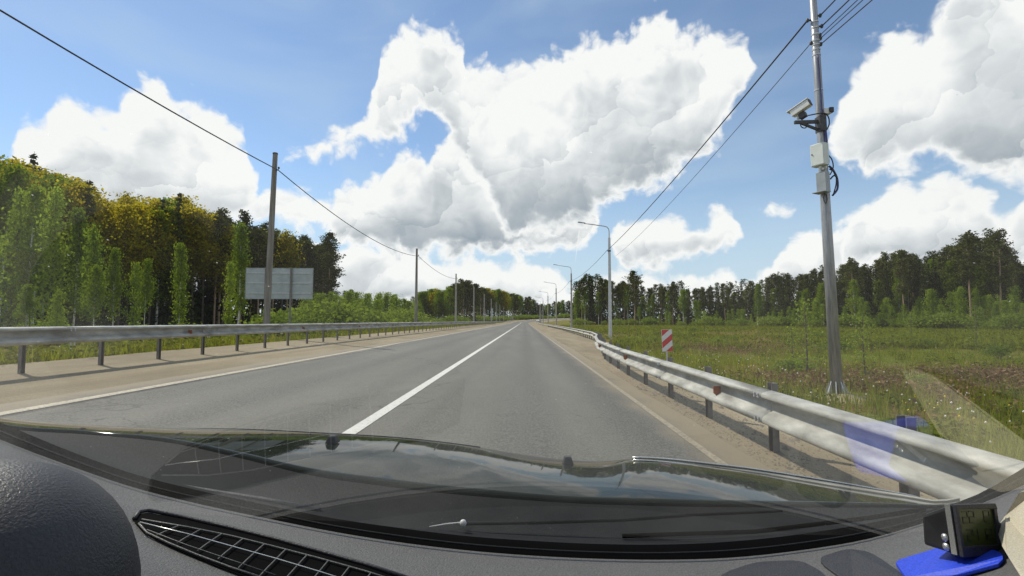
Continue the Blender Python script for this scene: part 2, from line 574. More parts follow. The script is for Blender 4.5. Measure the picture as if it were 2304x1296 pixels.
def asphalt():
    m, nt, p = mat_base('asphalt')
    tc = nt.nodes.new('ShaderNodeTexCoord')
    sp = nt.nodes.new('ShaderNodeSeparateXYZ')
    nt.links.new(tc.outputs['UV'], sp.inputs[0])     # u: metres across from the middle of the carriageway, v: along

    def mr(v, a, b, c, d, kind='SMOOTHSTEP'):
        n = nt.nodes.new('ShaderNodeMapRange')
        n.interpolation_type = kind
        for k, x in zip(('From Min', 'From Max', 'To Min', 'To Max'), (a, b, c, d)):
            n.inputs[k].default_value = x
        nt.links.new(v, n.inputs['Value'])
        return n.outputs['Result']

    def mth(op, a, b=0.0):
        n = nt.nodes.new('ShaderNodeMath')
        n.operation = op
        for i, v in enumerate((a, b)):
            if isinstance(v, (int, float)):
                n.inputs[i].default_value = v
            else:
                nt.links.new(v, n.inputs[i])
        return n.outputs[0]
    streak = _noise(nt, 1.0, 5, 0.6, 'UV', (2.2, 0.03, 1))
    grain = _noise(nt, 42.0, 4, 0.8, 'Object')
    patch = _noise(nt, 0.5, 4, 0.6, 'UV', (1.0, 0.18, 1))
    wob = mth('MULTIPLY_ADD', streak, 0.5)
    ragg = _noise(nt, 1.0, 5, 0.65, 'UV', (0.5, 0.5, 1))
    u = mth('ADD', sp.outputs[0], mth('MULTIPLY', mth('SUBTRACT', streak, 0.5), 0.7))
    # worn, rubber-dark stripes along the lanes
    bands = None
    for c, w, k in ((0.10, 0.60, 0.62), (1.50, 0.62, 0.78), (-3.9, 0.55, 0.55), (-5.2, 0.4, 0.4), (-2.55, 0.35, 0.35), (-1.2, 0.3, 0.3)):
        b = mr(mth('ABSOLUTE', mth('SUBTRACT', u, c)), 0.0, w, k, 0.0)
        bands = b if bands is None else mth('MAXIMUM', bands, b)
    base = _ramp(nt, patch, [(0.32, (0.074, 0.070, 0.058)), (0.5, (0.112, 0.107, 0.090)), (0.7, (0.155, 0.147, 0.122))])
    blot = _noise(nt, 3.2, 5, 0.7, 'UV', (1.0, 0.45, 1))
    base = _mix(nt, mr(blot, 0.4, 0.7, 0.0, 0.4), base, (0.085, 0.080, 0.068))
    dark = _mix(nt, bands, base, (0.046, 0.044, 0.040))
    col = _mix(nt, mr(grain, 0.40, 0.62, 0.0, 0.6), dark, (0.23, 0.225, 0.20))
    edge = mr(mth('ADD', mth('ABSOLUTE', mth('ADD', sp.outputs[0], 1.935)), mth('MULTIPLY', mth('SUBTRACT', ragg, 0.5), 1.5)), 3.45, 4.30, 0.0, 0.9)     # sand blown on the edges
    crk = nt.nodes.new('ShaderNodeTexVoronoi')
    crk.feature = 'DISTANCE_TO_EDGE'
    crk.inputs['Scale'].default_value = 0.16
    mpc = nt.nodes.new('ShaderNodeMapping')
    mpc.inputs['Scale'].default_value = (0.5, 1.3, 1)
    wn = nt.nodes.new('ShaderNodeTexNoise')
    wn.inputs['Scale'].default_value = 0.9
    wn.inputs['Detail'].default_value = 4
    nt.links.new(tc.outputs['UV'], wn.inputs['Vector'])
    wadd = nt.nodes.new('ShaderNodeVectorMath')
    wadd.operation = 'MULTIPLY_ADD'
    nt.links.new(wn.outputs['Color'], wadd.inputs[0])
    wadd.inputs[1].default_value = (2.0, 2.0, 0)
    nt.links.new(tc.outputs['UV'], wadd.inputs[2])
    nt.links.new(wadd.outputs[0], mpc.inputs['Vector'])
    nt.links.new(mpc.outputs[0], crk.inputs['Vector'])
    col = _mix(nt, mr(crk.outputs['Distance'], 0.0, 0.0035, 0.55, 0.0), col, (0.05, 0.048, 0.044))
    col = _mix(nt, edge, col, (0.27, 0.22, 0.145))
    nt.links.new(col, p.inputs['Base Color'])
    p.inputs['Roughness'].default_value = 0.72
    p.inputs['Specular IOR Level'].default_value = 0.35
    _bump(nt, p, grain, 0.5, 0.01)
    return m


def sand():
    m, nt, p = mat_base('sandy_shoulder')
    big = _noise(nt, 0.55, 6, 0.65, 'Object', (1.0, 0.35, 1))
    fine = _noise(nt, 38.0, 5, 0.7)
    c = _ramp(nt, big, [(0.3, (0.21, 0.175, 0.115)), (0.55, (0.32, 0.27, 0.18)), (0.75, (0.43, 0.365, 0.255))])
    ruts = _noise(nt, 1.0, 4, 0.6, 'UV', (2.6, 0.06, 1))
    c = _mix(nt, _ramp(nt, ruts, [(0.45, (0, 0, 0)), (0.62, (0.55, 0.55, 0.55))]), c, (0.22, 0.175, 0.115))
    c2 = _mix(nt, _ramp(nt, fine, [(0.42, (0, 0, 0)), (0.72, (0.7, 0.7, 0.7))]), c, (0.16, 0.125, 0.085))
    nt.links.new(c2, p.inputs['Base Color'])
    p.inputs['Roughness'].default_value = 0.9
    p.inputs['Specular IOR Level'].default_value = 0.2
    _bump(nt, p, fine, 0.5, 0.02)
    return m


def paint(name, a, b, wear):
    m, nt, p = mat_base(name)
    n1 = _noise(nt, 24.0, 5, 0.7)
    n2 = _noise(nt, 1.3, 4, 0.6)
    c = _mix(nt, _ramp(nt, n1, [(wear, (0, 0, 0)), (wear + 0.12, (1, 1, 1))]), _mix(nt, n2, a, b), (0.20, 0.18, 0.14))
    nt.links.new(c, p.inputs['Base Color'])
    p.inputs['Roughness'].default_value = 0.6
    return m


def meadow():
    m, nt, p = mat_base('meadow_ground')
    big = _noise(nt, 0.06, 5, 0.62)
    mid = _noise(nt, 0.45, 6, 0.68)
    fine = _noise(nt, 9.0, 5, 0.72)
    green = _ramp(nt, fine, [(0.3, (0.055, 0.072, 0.010)), (0.55, (0.145, 0.175, 0.020)), (0.8, (0.26, 0.26, 0.045))])
    brown = _ramp(nt, fine, [(0.3, (0.085, 0.055, 0.026)), (0.6, (0.25, 0.15, 0.065)), (0.85, (0.37, 0.24, 0.11))])
    f = nt.nodes.new('ShaderNodeMath')
    f.operation = 'MULTIPLY_ADD'
    nt.links.new(mid, f.inputs[0])
    f.inputs[1].default_value = 0.55
    nt.links.new(big, f.inputs[2])
    c = _mix(nt, _ramp(nt, f.outputs[0], [(0.70, (0, 0, 0)), (0.84, (0.9, 0.9, 0.9))]), green, brown)
    nt.links.new(c, p.inputs['Base Color'])
    p.inputs['Roughness'].default_value = 0.95
    p.inputs['Specular IOR Level'].default_value = 0.1
    _bump(nt, p, fine, 0.8, 0.12)
    return m


def leaf(name, cols, trans, tint=0.5, var=0.25):
    m = bpy.data.materials.new(name)
    m.use_nodes = True
    nt = m.node_tree
    nt.nodes.clear()
    out = nt.nodes.new('ShaderNodeOutputMaterial')
    oi = nt.nodes.new('ShaderNodeObjectInfo')
    geo = nt.nodes.new('ShaderNodeNewGeometry')
    ad = nt.nodes.new('ShaderNodeMath')
    ad.operation = 'MULTIPLY_ADD'
    nt.links.new(geo.outputs['Random Per Island'], ad.inputs[0])
    ad.inputs[1].default_value = 0.6
    sc = nt.nodes.new('ShaderNodeMath')
    sc.operation = 'MULTIPLY'
    nt.links.new(oi.outputs['Random'], sc.inputs[0])
    sc.inputs[1].default_value = 0.4
    nt.links.new(sc.outputs[0], ad.inputs[2])
    c = _ramp(nt, ad.outputs[0], [(0.0, cols[0]), (0.5, cols[1]), (1.0, cols[2])])
    d = nt.nodes.new('ShaderNodeBsdfDiffuse')
    t = nt.nodes.new('ShaderNodeBsdfTranslucent')
    nt.links.new(c, d.inputs['Color'])
    nt.links.new(_mix(nt, 1.0, c, trans, 'MULTIPLY'), t.inputs['Color'])
    mx = nt.nodes.new('ShaderNodeMixShader')
    mx.inputs[0].default_value = tint
    nt.links.new(d.outputs[0], mx.inputs[1])
    nt.links.new(t.outputs[0], mx.inputs[2])
    nt.links.new(mx.outputs[0], out.inputs['Surface'])
    return m


M['asphalt'] = asphalt()
M['sand'] = sand()
M['line_white'] = paint('lane_paint', (0.58, 0.57, 0.52), (0.74, 0.73, 0.67), 0.57)
M['line_worn'] = paint('dusty_lane_paint', (0.40, 0.34, 0.24), (0.54, 0.48, 0.36), 0.50)
M['line_dusty'] = paint('sand_covered_paint', (0.30, 0.25, 0.17), (0.42, 0.36, 0.26), 0.46)
M['meadow'] = meadow()
M['pine_leaf'] = leaf('pine_needles', ((0.038, 0.048, 0.016), (0.078, 0.088, 0.026), (0.14, 0.14, 0.045)), (1.2, 1.3, 0.7), 0.18)
M['spruce_leaf'] = leaf('spruce_needles', ((0.022, 0.034, 0.013), (0.044, 0.060, 0.019), (0.080, 0.094, 0.028)), (1.1, 1.2, 0.6), 0.15)
M['birch_leaf'] = leaf('birch_leaves', ((0.085, 0.125, 0.016), (0.140, 0.195, 0.026), (0.22, 0.27, 0.040)), (1.5, 1.55, 0.7), 0.45)
M['aspen_leaf'] = leaf('aspen_leaves', ((0.155, 0.155, 0.017), (0.215, 0.205, 0.022), (0.29, 0.26, 0.028)), (1.95, 1.7, 0.42), 0.62)
M['sapling_leaf'] = leaf('sapling_leaves', ((0.110, 0.155, 0.024), (0.185, 0.245, 0.038), (0.28, 0.33, 0.065)), (1.5, 1.6, 0.8), 0.45)
M['willow_leaf'] = leaf('willow_leaves', ((0.10, 0.135, 0.025), (0.165, 0.21, 0.038), (0.26, 0.30, 0.075)), (1.4, 1.5, 0.8), 0.4)
M['grass_leaf'] = leaf('grass_blades', ((0.095, 0.115, 0.012), (0.175, 0.20, 0.024), (0.31, 0.30, 0.06)), (1.5, 1.5, 0.7), 0.45)
M['weed_leaf'] = leaf('weed_leaves', ((0.070, 0.085, 0.018), (0.145, 0.165, 0.028), (0.27, 0.25, 0.07)), (1.2, 1.2, 0.7), 0.3)
M['dry_leaf'] = leaf('dry_stalks', ((0.085, 0.052, 0.030), (0.17, 0.11, 0.062), (0.33, 0.24, 0.14)), (1.2, 1.1, 0.8), 0.25)
M['pine_bark'] = simple('pine_bark', (0.20, 0.14, 0.09), (0.42, 0.29, 0.19), 3.0, 0.9, stretch=(3, 3, 0.4))
M['spruce_bark'] = simple('spruce_bark', (0.06, 0.048, 0.036), (0.13, 0.105, 0.08), 4.0, 0.9)
M['birch_bark'] = simple('birch_bark', (0.08, 0.075, 0.07), (0.68, 0.66, 0.61), 2.4, 0.8, stretch=(0.6, 0.6, 3.0), lo=0.34, hi=0.46)
M['twig'] = simple('twig_bark', (0.06, 0.048, 0.035), (0.14, 0.11, 0.08), 6.0, 0.9)

# ------------------------------------------------------------------ the road and the land
BANK = 0.053


def road_x(y):
    """sideways shift of the road at distance y: straight, then a long bend to the right"""
    return 0.0 if y < 255 else (y - 255.0) ** 2 / 480.0


def road_lift(y):
    t = min(1.0, max(0.0, (y - 215.0) / 240.0))
    return 3.4 * t * t * (3 - 2 * t)


def road_z(x, y):
    """surface height; x is measured from the camera's line along the road"""
    return -BANK * x + road_lift(y)


_RP = [(-60, 2.85), (14, 2.86), (20, 3.15), (26, 3.9), (33, 4.95), (42, 5.8), (60, 6.35), (94, 6.9), (700, 6.9)]


def rail_x(y):
    for (a, xa), (b, xb) in zip(_RP, _RP[1:]):
        if y <= b:
            t = (y - a) / (b - a)
            return xa + (xb - xa) * t
    return _RP[-1][1]


LEFT_RAIL = -8.5
_lat = np.random.default_rng(3).uniform(-1, 1, (256, 256))


def vnoise(x, y):
    """smooth random field, about -1..1, features about one unit across"""
    xi, yi = math.floor(x), math.floor(y)
    fx, fy = x - xi, y - yi
    fx, fy = fx * fx * (3 - 2 * fx), fy * fy * (3 - 2 * fy)
    a, b = _lat[xi & 255, yi & 255], _lat[(xi + 1) & 255, yi & 255]
    c, d = _lat[xi & 255, (yi + 1) & 255], _lat[(xi + 1) & 255, (yi + 1) & 255]
    return (a + (b - a) * fx) * (1 - fy) + (c + (d - c) * fx) * fy


def bumps(x, y):
    return 0.16 * vnoise(x * 0.13 + 9, y * 0.13) + 0.08 * vnoise(x * 0.41, y * 0.41 + 31) + 0.05 * vnoise(x * 1.1 + 5, y * 1.1)


def sstep(a, b, v):
    t = min(1.0, max(0.0, (v - a) / (b - a)))
    return t * t * (3 - 2 * t)


def land_z(xw, y):
    """height of the open land at a world position"""
    x = xw - road_x(y)
    xl, xr = -9.6, rail_x(y) + 0.75
    lift = road_lift(y)
    if xl < x < xr:
        return road_z(x, y) - 0.09
    if x <= xl:
        e = -BANK * xl - 0.05
        d = xl - x
        return lift * (1 - 0.35 * sstep(10, 90, d)) + e + (-0.62 - e) * sstep(0.0, 9.0, d) + bumps(xw, y) * sstep(1, 6, d) * 0.8
    e = -BANK * xr - 0.05
    d = x - xr
    return lift * (1 - 0.45 * sstep(10, 120, d)) + e + (-0.42 - e) * sstep(0.0, 8.0, d) + bumps(xw, y) * sstep(0.6, 5, d) * 0.9


def axis(a, b, near, step, grow):
    out, v, s = [], near[0], step
    while v < near[1]:
        out.append(v)
        v += step
    up, v, s = [], near[1], step
    while v < b:
        up.append(v)
        v += s
        s *= grow
    up.append(b)
    dn, v, s = [], near[0], step
    while v > a:
        s *= grow
        v -= s
        dn.append(max(v, a))
    return sorted(set(dn + out + up))


def build_land():
    xs = axis(-2600, 2600, (-26, 26), 0.7, 1.16)
    ys = axis(-400, 4200, (-8, 60), 0.8, 1.07)
    verts = [(x, y, land_z(x, y)) for y in ys for x in xs]
    n = len(xs)
    faces = np.array([(j * n + i, j * n + i + 1, (j + 1) * n + i + 1, (j + 1) * n + i) for j in range(len(ys) - 1) for i in range(n - 1)])
    o = link('ground', mesh_np('ground', verts, faces, True), M['meadow'])
    tag(o, 'grassy and heathy open ground on both sides of the road', None, None, 'structure')


def ys_along(a, b):
    out, y = [], a
    while y < b:
        out.append(y)
        y += 1.5 if y < 40 else (4.0 if y < 240 else 3.0)
    out.append(b)
    return out


def strip(name, left, right, mat, lift, y0=-30.0, y1=430.0, cols=6, parent=None, jag=0.0):
    """sheet following the road between two side positions (numbers or functions of y)"""
    ys = ys_along(y0, y1)
    fl = left if callable(left) else (lambda y: left)
    fr = right if callable(right) else (lambda y: right)
    verts, uvs = [], []
    jr = np.random.default_rng(11)
    for y in ys:
        for k in range(cols + 1):
            t = k / cols
            x = fl(y) + (fr(y) - fl(y)) * t
            if jag and k in (0, cols):
                x += jr.normal(0, jag)
            h = lift
            verts.append((x + road_x(y), y, road_z(x, y) + h))
            uvs.append((x, y))
    n = cols + 1
    faces = np.array([(j * n + i, j * n + i + 1, (j + 1) * n + i + 1, (j + 1) * n + i) for j in range(len(ys) - 1) for i in range(cols)])
    me = mesh_np(name, verts, faces, True)
    uv = me.uv_layers.new(name='UVMap')
    vi = np.empty(len(me.loops), dtype=np.int32)
    me.loops.foreach_get('vertex_index', vi)
    uv.data.foreach_set('uv', np.array(uvs, dtype=np.float32)[vi].ravel())
    return link(name, me, mat, parent)


CENTRE, EDGE_R, EDGE_L = -1.90, 1.97, -5.72


def build_road():
    road = strip('road', -6.25, 2.42, M['asphalt'], 0.0, cols=10, jag=0.03)
    tag(road, 'grey two lane asphalt road running straight ahead to a bend', None, None, 'structure')
    strip('centre_line', CENTRE - 0.075, CENTRE + 0.075, M['line_white'], 0.005, 0.5, 300, 1, road)
    strip('edge_line', EDGE_R - 0.05, EDGE_R + 0.05, M['line_dusty'], 0.005, -5, 300, 1, road)
    strip('edge_line', EDGE_L - 0.08, EDGE_L + 0.08, M['line_worn'], 0.005, -5, 300, 1, road)
    a = strip('shoulder_right', 2.36, lambda y: rail_x(y) + 0.9, M['sand'], -0.012, cols=8, jag=0.05)
    tag(a, 'bare sandy shoulder between the right lane and the guard rail', None, None, 'structure')
    b = strip('shoulder_left', -9.75, -6.15, M['sand'], -0.012, cols=8, jag=0.05)
    tag(b, 'pale sandy shoulder along the far lane under the left guard rail', None, None, 'structure')
    # crumbs of gravel on the right shoulder
    r = np.random.default_rng(5)
    vs, fs = [], []
    for i in range(4200):
        y = r.uniform(2.5, 34) if i % 3 else r.uniform(3, 12)
        x = r.uniform(2.5, rail_x(y) + 0.6)
        if r.random() < 0.5:
            x = 2.45 + abs(r.normal(0, 0.35))
        s = r.uniform(0.006, 0.02) if i % 60 else r.uniform(0.03, 0.06)
        z = road_z(x, y) - 0.012
        n = len(vs)
        a0 = r.uniform(0, 6.28)
        for k in range(4):
            w = a0 + k * 1.57 + r.uniform(-0.3, 0.3)
            vs.append((x + s * math.cos(w), y + s * 1.2 * math.sin(w), z - 0.002))
        vs.append((x + r.uniform(-.3, .3) * s, y, z + s * r.uniform(0.5, 0.9)))
        fs += [(n, n + 1, n + 4), (n + 1, n + 2, n + 4), (n + 2, n + 3, n + 4), (n + 3, n, n + 4)]
    o = link('gravel', mesh_np('gravel', vs, np.array(fs)), simple('gravel_stone', (0.10, 0.085, 0.065), (0.26, 0.22, 0.17), 3.0, 0.9))
    tag(o, 'loose gravel crumbs scattered on the sandy right shoulder', None, None, 'stuff')


build_land()
build_road()


# ------------------------------------------------------------------ guard rails
PROFILE = [(0.0, 0.372), (0.036, 0.368), (0.084, 0.356), (0.110, 0.338), (0.114, 0.314), (0.104, 0.296), (0.022, 0.272), (0.008, 0.262), (0.008, 0.165),
           (0.022, 0.155), (0.098, 0.098), (0.112, 0.072), (0.108, 0.042), (0.082, 0.020), (0.036, 0.004), (0.0, 0.0)]


def beam_mesh(pts, toward, bottom, hs=1.0):
    """a W-profile steel beam along ground points; toward = unit sideways vector to the road"""
    rows = []
    for p in pts:
        rows.append([Vector((p[0] + toward * u, p[1], p[2] + bottom + v * hs)) for u, v in PROFILE] +
                    [Vector((p[0] + toward * (u - 0.005), p[1], p[2] + bottom + v * hs)) for u, v in reversed(PROFILE)])
    rows = [r + [r[0]] for r in rows]
    b = MB().grid(rows)
    n = len(rows[0]) - 1
    k = len(PROFILE)
    for base in (0, (len(rows) - 1) * (n + 1)):
        for i in range(k - 1):
            b.f.append((base + i, base + i + 1, base + n - 2 - i, base + n - 1 - i))
    return b


def post_mesh(h0, h1):
    b = MB()
    b.box((0, 0, (h0 + h1) / 2), (0.012, 0.11, h1 - h0))
    for s in (-1, 1):
        b.box((0.035 * 1.0 - 0.001, s * 0.05, (h0 + h1) / 2), (0.06, 0.010, h1 - h0 - 0.004))
    return b


def guard_rail(name, label, side, xf, y0, y1, step, first, top, post_top, offset):
    """side -1: rail left of the road (faces right); 1: right of the road (faces left)"""
    root = empty(name, (xf(0) + road_x(0), 0, 0))
    tag(root, label, 'guard rail', 'steel guard rails along the road')
    toward = -side
    base = Vector(root.location)
    # beams, 4 m each
    y = y0
    splices = []
    while y < y1:
        ln = 4.0 if y < 60 else 8.0
        pts = []
        yy = y - 0.0
        while yy < y + ln + 0.001:
            xx = xf(yy)
            pts.append(Vector((xx + road_x(yy) + toward * offset, yy, road_z(xx, yy))) - base)
            yy += 1.0 if ln == 4.0 else 2.0
        bo = beam_mesh(pts, toward, top - 0.372 * (1.0 if side > 0 else 0.82), 1.0 if side > 0 else 0.82).build('rail_beam', M['rail_near'], root, smooth=True, weld=False)
        if y < 26:
            splices.append((y, bo))
        y += ln
    for sy, bo in splices:
        if sy < 1:
            continue
        xx = xf(sy)
        for dz in (0.33, 0.30, 0.072, 0.042):
            for dy in (0.06, 0.14):
                p = Vector((xx + road_x(sy) + toward * (offset + 0.110), sy + dy, road_z(xx, sy) + top - 0.372 + dz)) - base
                MB().tube([p, p + Vector((toward * 0.018, 0, 0))], 0.014, 6).build('bolt', M['galvanized'], bo)
    pm = post_mesh(-0.35, post_top).build('post', M['post_steel'], root).data
    first_post = root.children[-1]
    bm_ = MB().box((0, 0, 0), (offset - 0.012, 0.075, 0.20)).build('bracket', M['post_steel'], root, bevel=0.004)
    first_br = bm_
    y = first
    while y - step > y0:
        y -= step
    i = 0
    while y < min(y1, 150):
        xx = xf(y)
        p = Vector((xx + road_x(y), y, road_z(xx, y))) - base
        po = first_post if i == 0 else link('post', pm, None, root)
        po.location = p
        po.scale = (1, 1, 1) if side > 0 else (0.75, 0.72, 1)
        po.rotation_euler = (0, 0, math.pi if side > 0 else 0)
        br = first_br if i == 0 else link('bracket', bm_.data, None, root)
        br.location = p + Vector((toward * (offset / 2 + 0.004), 0, top - 0.19))
        i += 1
        y += step
    # angular reflectors sitting in the hollow of the beam
    rm = None
    y = first - step * 0.55 - 2 * step
    while y < 60:
        xx = xf(y)
        p = Vector((xx + road_x(y) + toward * (offset + 0.055), y, road_z(xx, y) + top - 0.372 + 0.186)) - base
        if rm is None:
            b = MB()
            b.add([(-0.045, 0, 0.055), (0.045, 0, 0.055), (0.045, 0, -0.035), (0.0, 0, -0.075), (-0.045, 0, -0.035),
                   (-0.045, 0.02, 0.055), (0.045, 0.02, 0.055), (0.045, 0.02, -0.035), (0.0, 0.02, -0.075), (-0.045, 0.02, -0.035)],
                  [(0, 1, 2, 3, 4), (9, 8, 7, 6, 5), (1, 0, 5, 6), (2, 1, 6, 7), (3, 2, 7, 8), (4, 3, 8, 9), (0, 4, 9, 5)])
            ro = b.build('reflector', M['reflector'], root)
            rm = ro.data
        else:
            ro = link('reflector', rm, None, root)
        ro.location = p
        y += step * 3 if side > 0 else step * 4
    return root


guard_rail('guard_rail', 'double-waved steel guard rail sweeping from bottom right towards the bend', 1, rail_x, -2.5, 300, 2.05, 5.97, 0.74, 0.765, 0.26)
guard_rail('guard_rail', 'long shaded steel guard rail along the far side before the dark forest', -1, lambda y: LEFT_RAIL, 1.0, 300, 1.62, 10.1, 0.77, 0.78, 0.20)


# ------------------------------------------------------------------ poles, lamps and cables
def catenary(a, b, sag, n=16):
    a, b = Vector(a), Vector(b)
    out = []
    for i in range(n + 1):
        t = i / n
        p = a.lerp(b, t)
        p.z -= sag * 4 * t * (1 - t)
        out.append(p)
    return out


def cable(a, b, sag, r, label, group=None, mat='cable', n=18):
    o = MB().tube(catenary(a, b, sag, n), r, 6).build('overhead_cable', M[mat], None, smooth=True)
    tag(o, label, 'cable', group)
    return o


# left: plain concrete poles carrying one cable
LEFT_POLES = [(-11.75, 23.0, 7.75), (-11.6, 54.5, 7.75), (-11.3, 84.0, 7.75), (-11.4, 115.0, 7.7), (-11.5, 146.0, 7.7), (-11.5, 177.0, 7.7),
              (-11.5, 208.0, 7.7), (-11.5, 239.0, 7.6), (-11.4, 270.0, 7.6), (-11.0, 300.0, 7.6)]
LABELS_LEFT = ['tall weathered utility pole overlapping the back of the road sign', 'second utility pole on the left, rising clear above the green bushes',
               'third utility pole on the left, before the round green treetops', 'fourth utility pole on the left, against the dark pines']


def utility_pole(i, x, y, ztop):
    zb = land_z(x + road_x(y), y)
    root = empty('utility_pole', (x + road_x(y), y, zb - 0.4))
    h = ztop + EYE.z - zb + 0.4
    lean = 0.022 * h if i == 0 else 0.0
    b = MB()
    n = 8
    b.tube([(0, 0, 0), (lean * 0.5, 0, h * 0.5), (lean, 0, h)], [0.165, 0.14, 0.11], n)
    b.build('shaft', M['old_wood'] if i < 2 else M['concrete'], root, smooth=False)
    top = root.location + Vector((lean * 0.92, 0, h - 0.80))
    hook = MB()
    hook.tube([(lean, -0.02, h - 0.8), (lean + 0.17, -0.04, h - 0.8), (lean + 0.2, -0.04, h - 0.72)], 0.018, 6)
    hook.ball((lean + 0.2, -0.04, h - 0.69), (0.05, 0.05, 0.06), 8, 5)
    hook.build('cable_clamp', M['dark_steel'], root)
    MB().tube([(lean, 0, h - 0.03), (lean, 0, h + 0.03)], [0.125, 0.115], 8).build('cap', M['dark_steel'], root)
    lab = LABELS_LEFT[i] if i < 4 else 'small far utility pole in the row before the distant left forest'
    tag(root, lab, 'utility pole', 'utility poles along the left roadside')
    return top + Vector((0.2, -0.04, 0))


tops = [utility_pole(i, *p) for i, p in enumerate(LEFT_POLES)]
lead = Vector((-11.8, -9.0, 9.3))
CL = ['black cable drooping across the upper left sky to the nearest utility pole', 'black cable sagging between the first two utility poles on the left',
      'thin cable sagging between the second and third utility poles on the left']
cable(lead, tops[0], 0.55, 0.022, CL[0], 'overhead cables')
for i in range(len(tops) - 1):
    cable(tops[i], tops[i + 1], 0.85 if i == 0 else 0.6, 0.022 if i < 2 else 0.018, CL[i + 1] if i < 2 else 'hair-thin cable between small far utility poles on the left', 'overhead cables')

# right: lamp posts with a curved arm reaching over the road
LAMPS = [(8.0, 48.0), (7.7, 84.0), (7.5, 121.0), (7.3, 159.0), (7.15, 197.0), (7.4, 234.0), (7.4, 272.0)]
LAMP_L = ['nearest lamp post on the right with its arm over the road', 'second lamp post beyond the guard rail, beside the first dark pines', 'third lamp post on the right, small and slim',
          'fourth lamp post on the right, where the rail thins out']


def lamp_post(i, x, y):
    zb = land_z(x + road_x(y), y)
    root = empty('lamp_post', (x + road_x(y), y, zb - 0.2))
    h = 9.75
    MB().tube([(0, 0, 0), (0, 0, h * 0.5), (0, 0, h)], [0.17, 0.145, 0.115], 8).build('pole', M['concrete'] if i else M['galvanized'], root)
    arm = [(0, 0, h - 0.5), (0, 0, h + 0.55), (-0.05, 0, h + 0.85), (-0.22, 0, h + 1.03), (-0.5, 0, h + 1.11), (-1.4, 0, h + 1.24), (-2.35, 0, h + 1.38)]
    ar = MB().tube(arm, 0.045, 8).build('arm', M['galvanized'], root, smooth=True)
    hd = MB()
    hd.add([(-2.25, -0.09, h + 1.37), (-2.25, 0.09, h + 1.37), (-2.95, 0.11, h + 1.46), (-2.95, -0.11, h + 1.46),
            (-2.25, -0.06, h + 1.45), (-2.25, 0.06, h + 1.45), (-2.9, 0.06, h + 1.55), (-2.9, -0.06, h + 1.55)],
           [(0, 1, 2, 3), (7, 6, 5, 4), (0, 4, 5, 1), (1, 5, 6, 2), (2, 6, 7, 3), (3, 7, 4, 0)])
    hd.build('lamp_head', M['cabinet_grey'], root, bevel=0.015)
    MB().tube([(0, 0, h - 1.32), (0, 0, h - 1.2)], [0.15, 0.15], 8).tube([(-0.1, -0.05, h - 1.26), (-0.28, -0.1, h - 1.26)], 0.03, 6).build('cable_clamp', M['dark_steel'], root)
    tag(root, LAMP_L[i] if i < 4 else 'tiny far lamp post near the bend of the road', 'lamp post', 'lamp posts along the right roadside')
    return root.location + Vector((-0.28, -0.1, h - 1.26))


lt = [lamp_post(i, *p) for i, p in enumerate(LAMPS)]


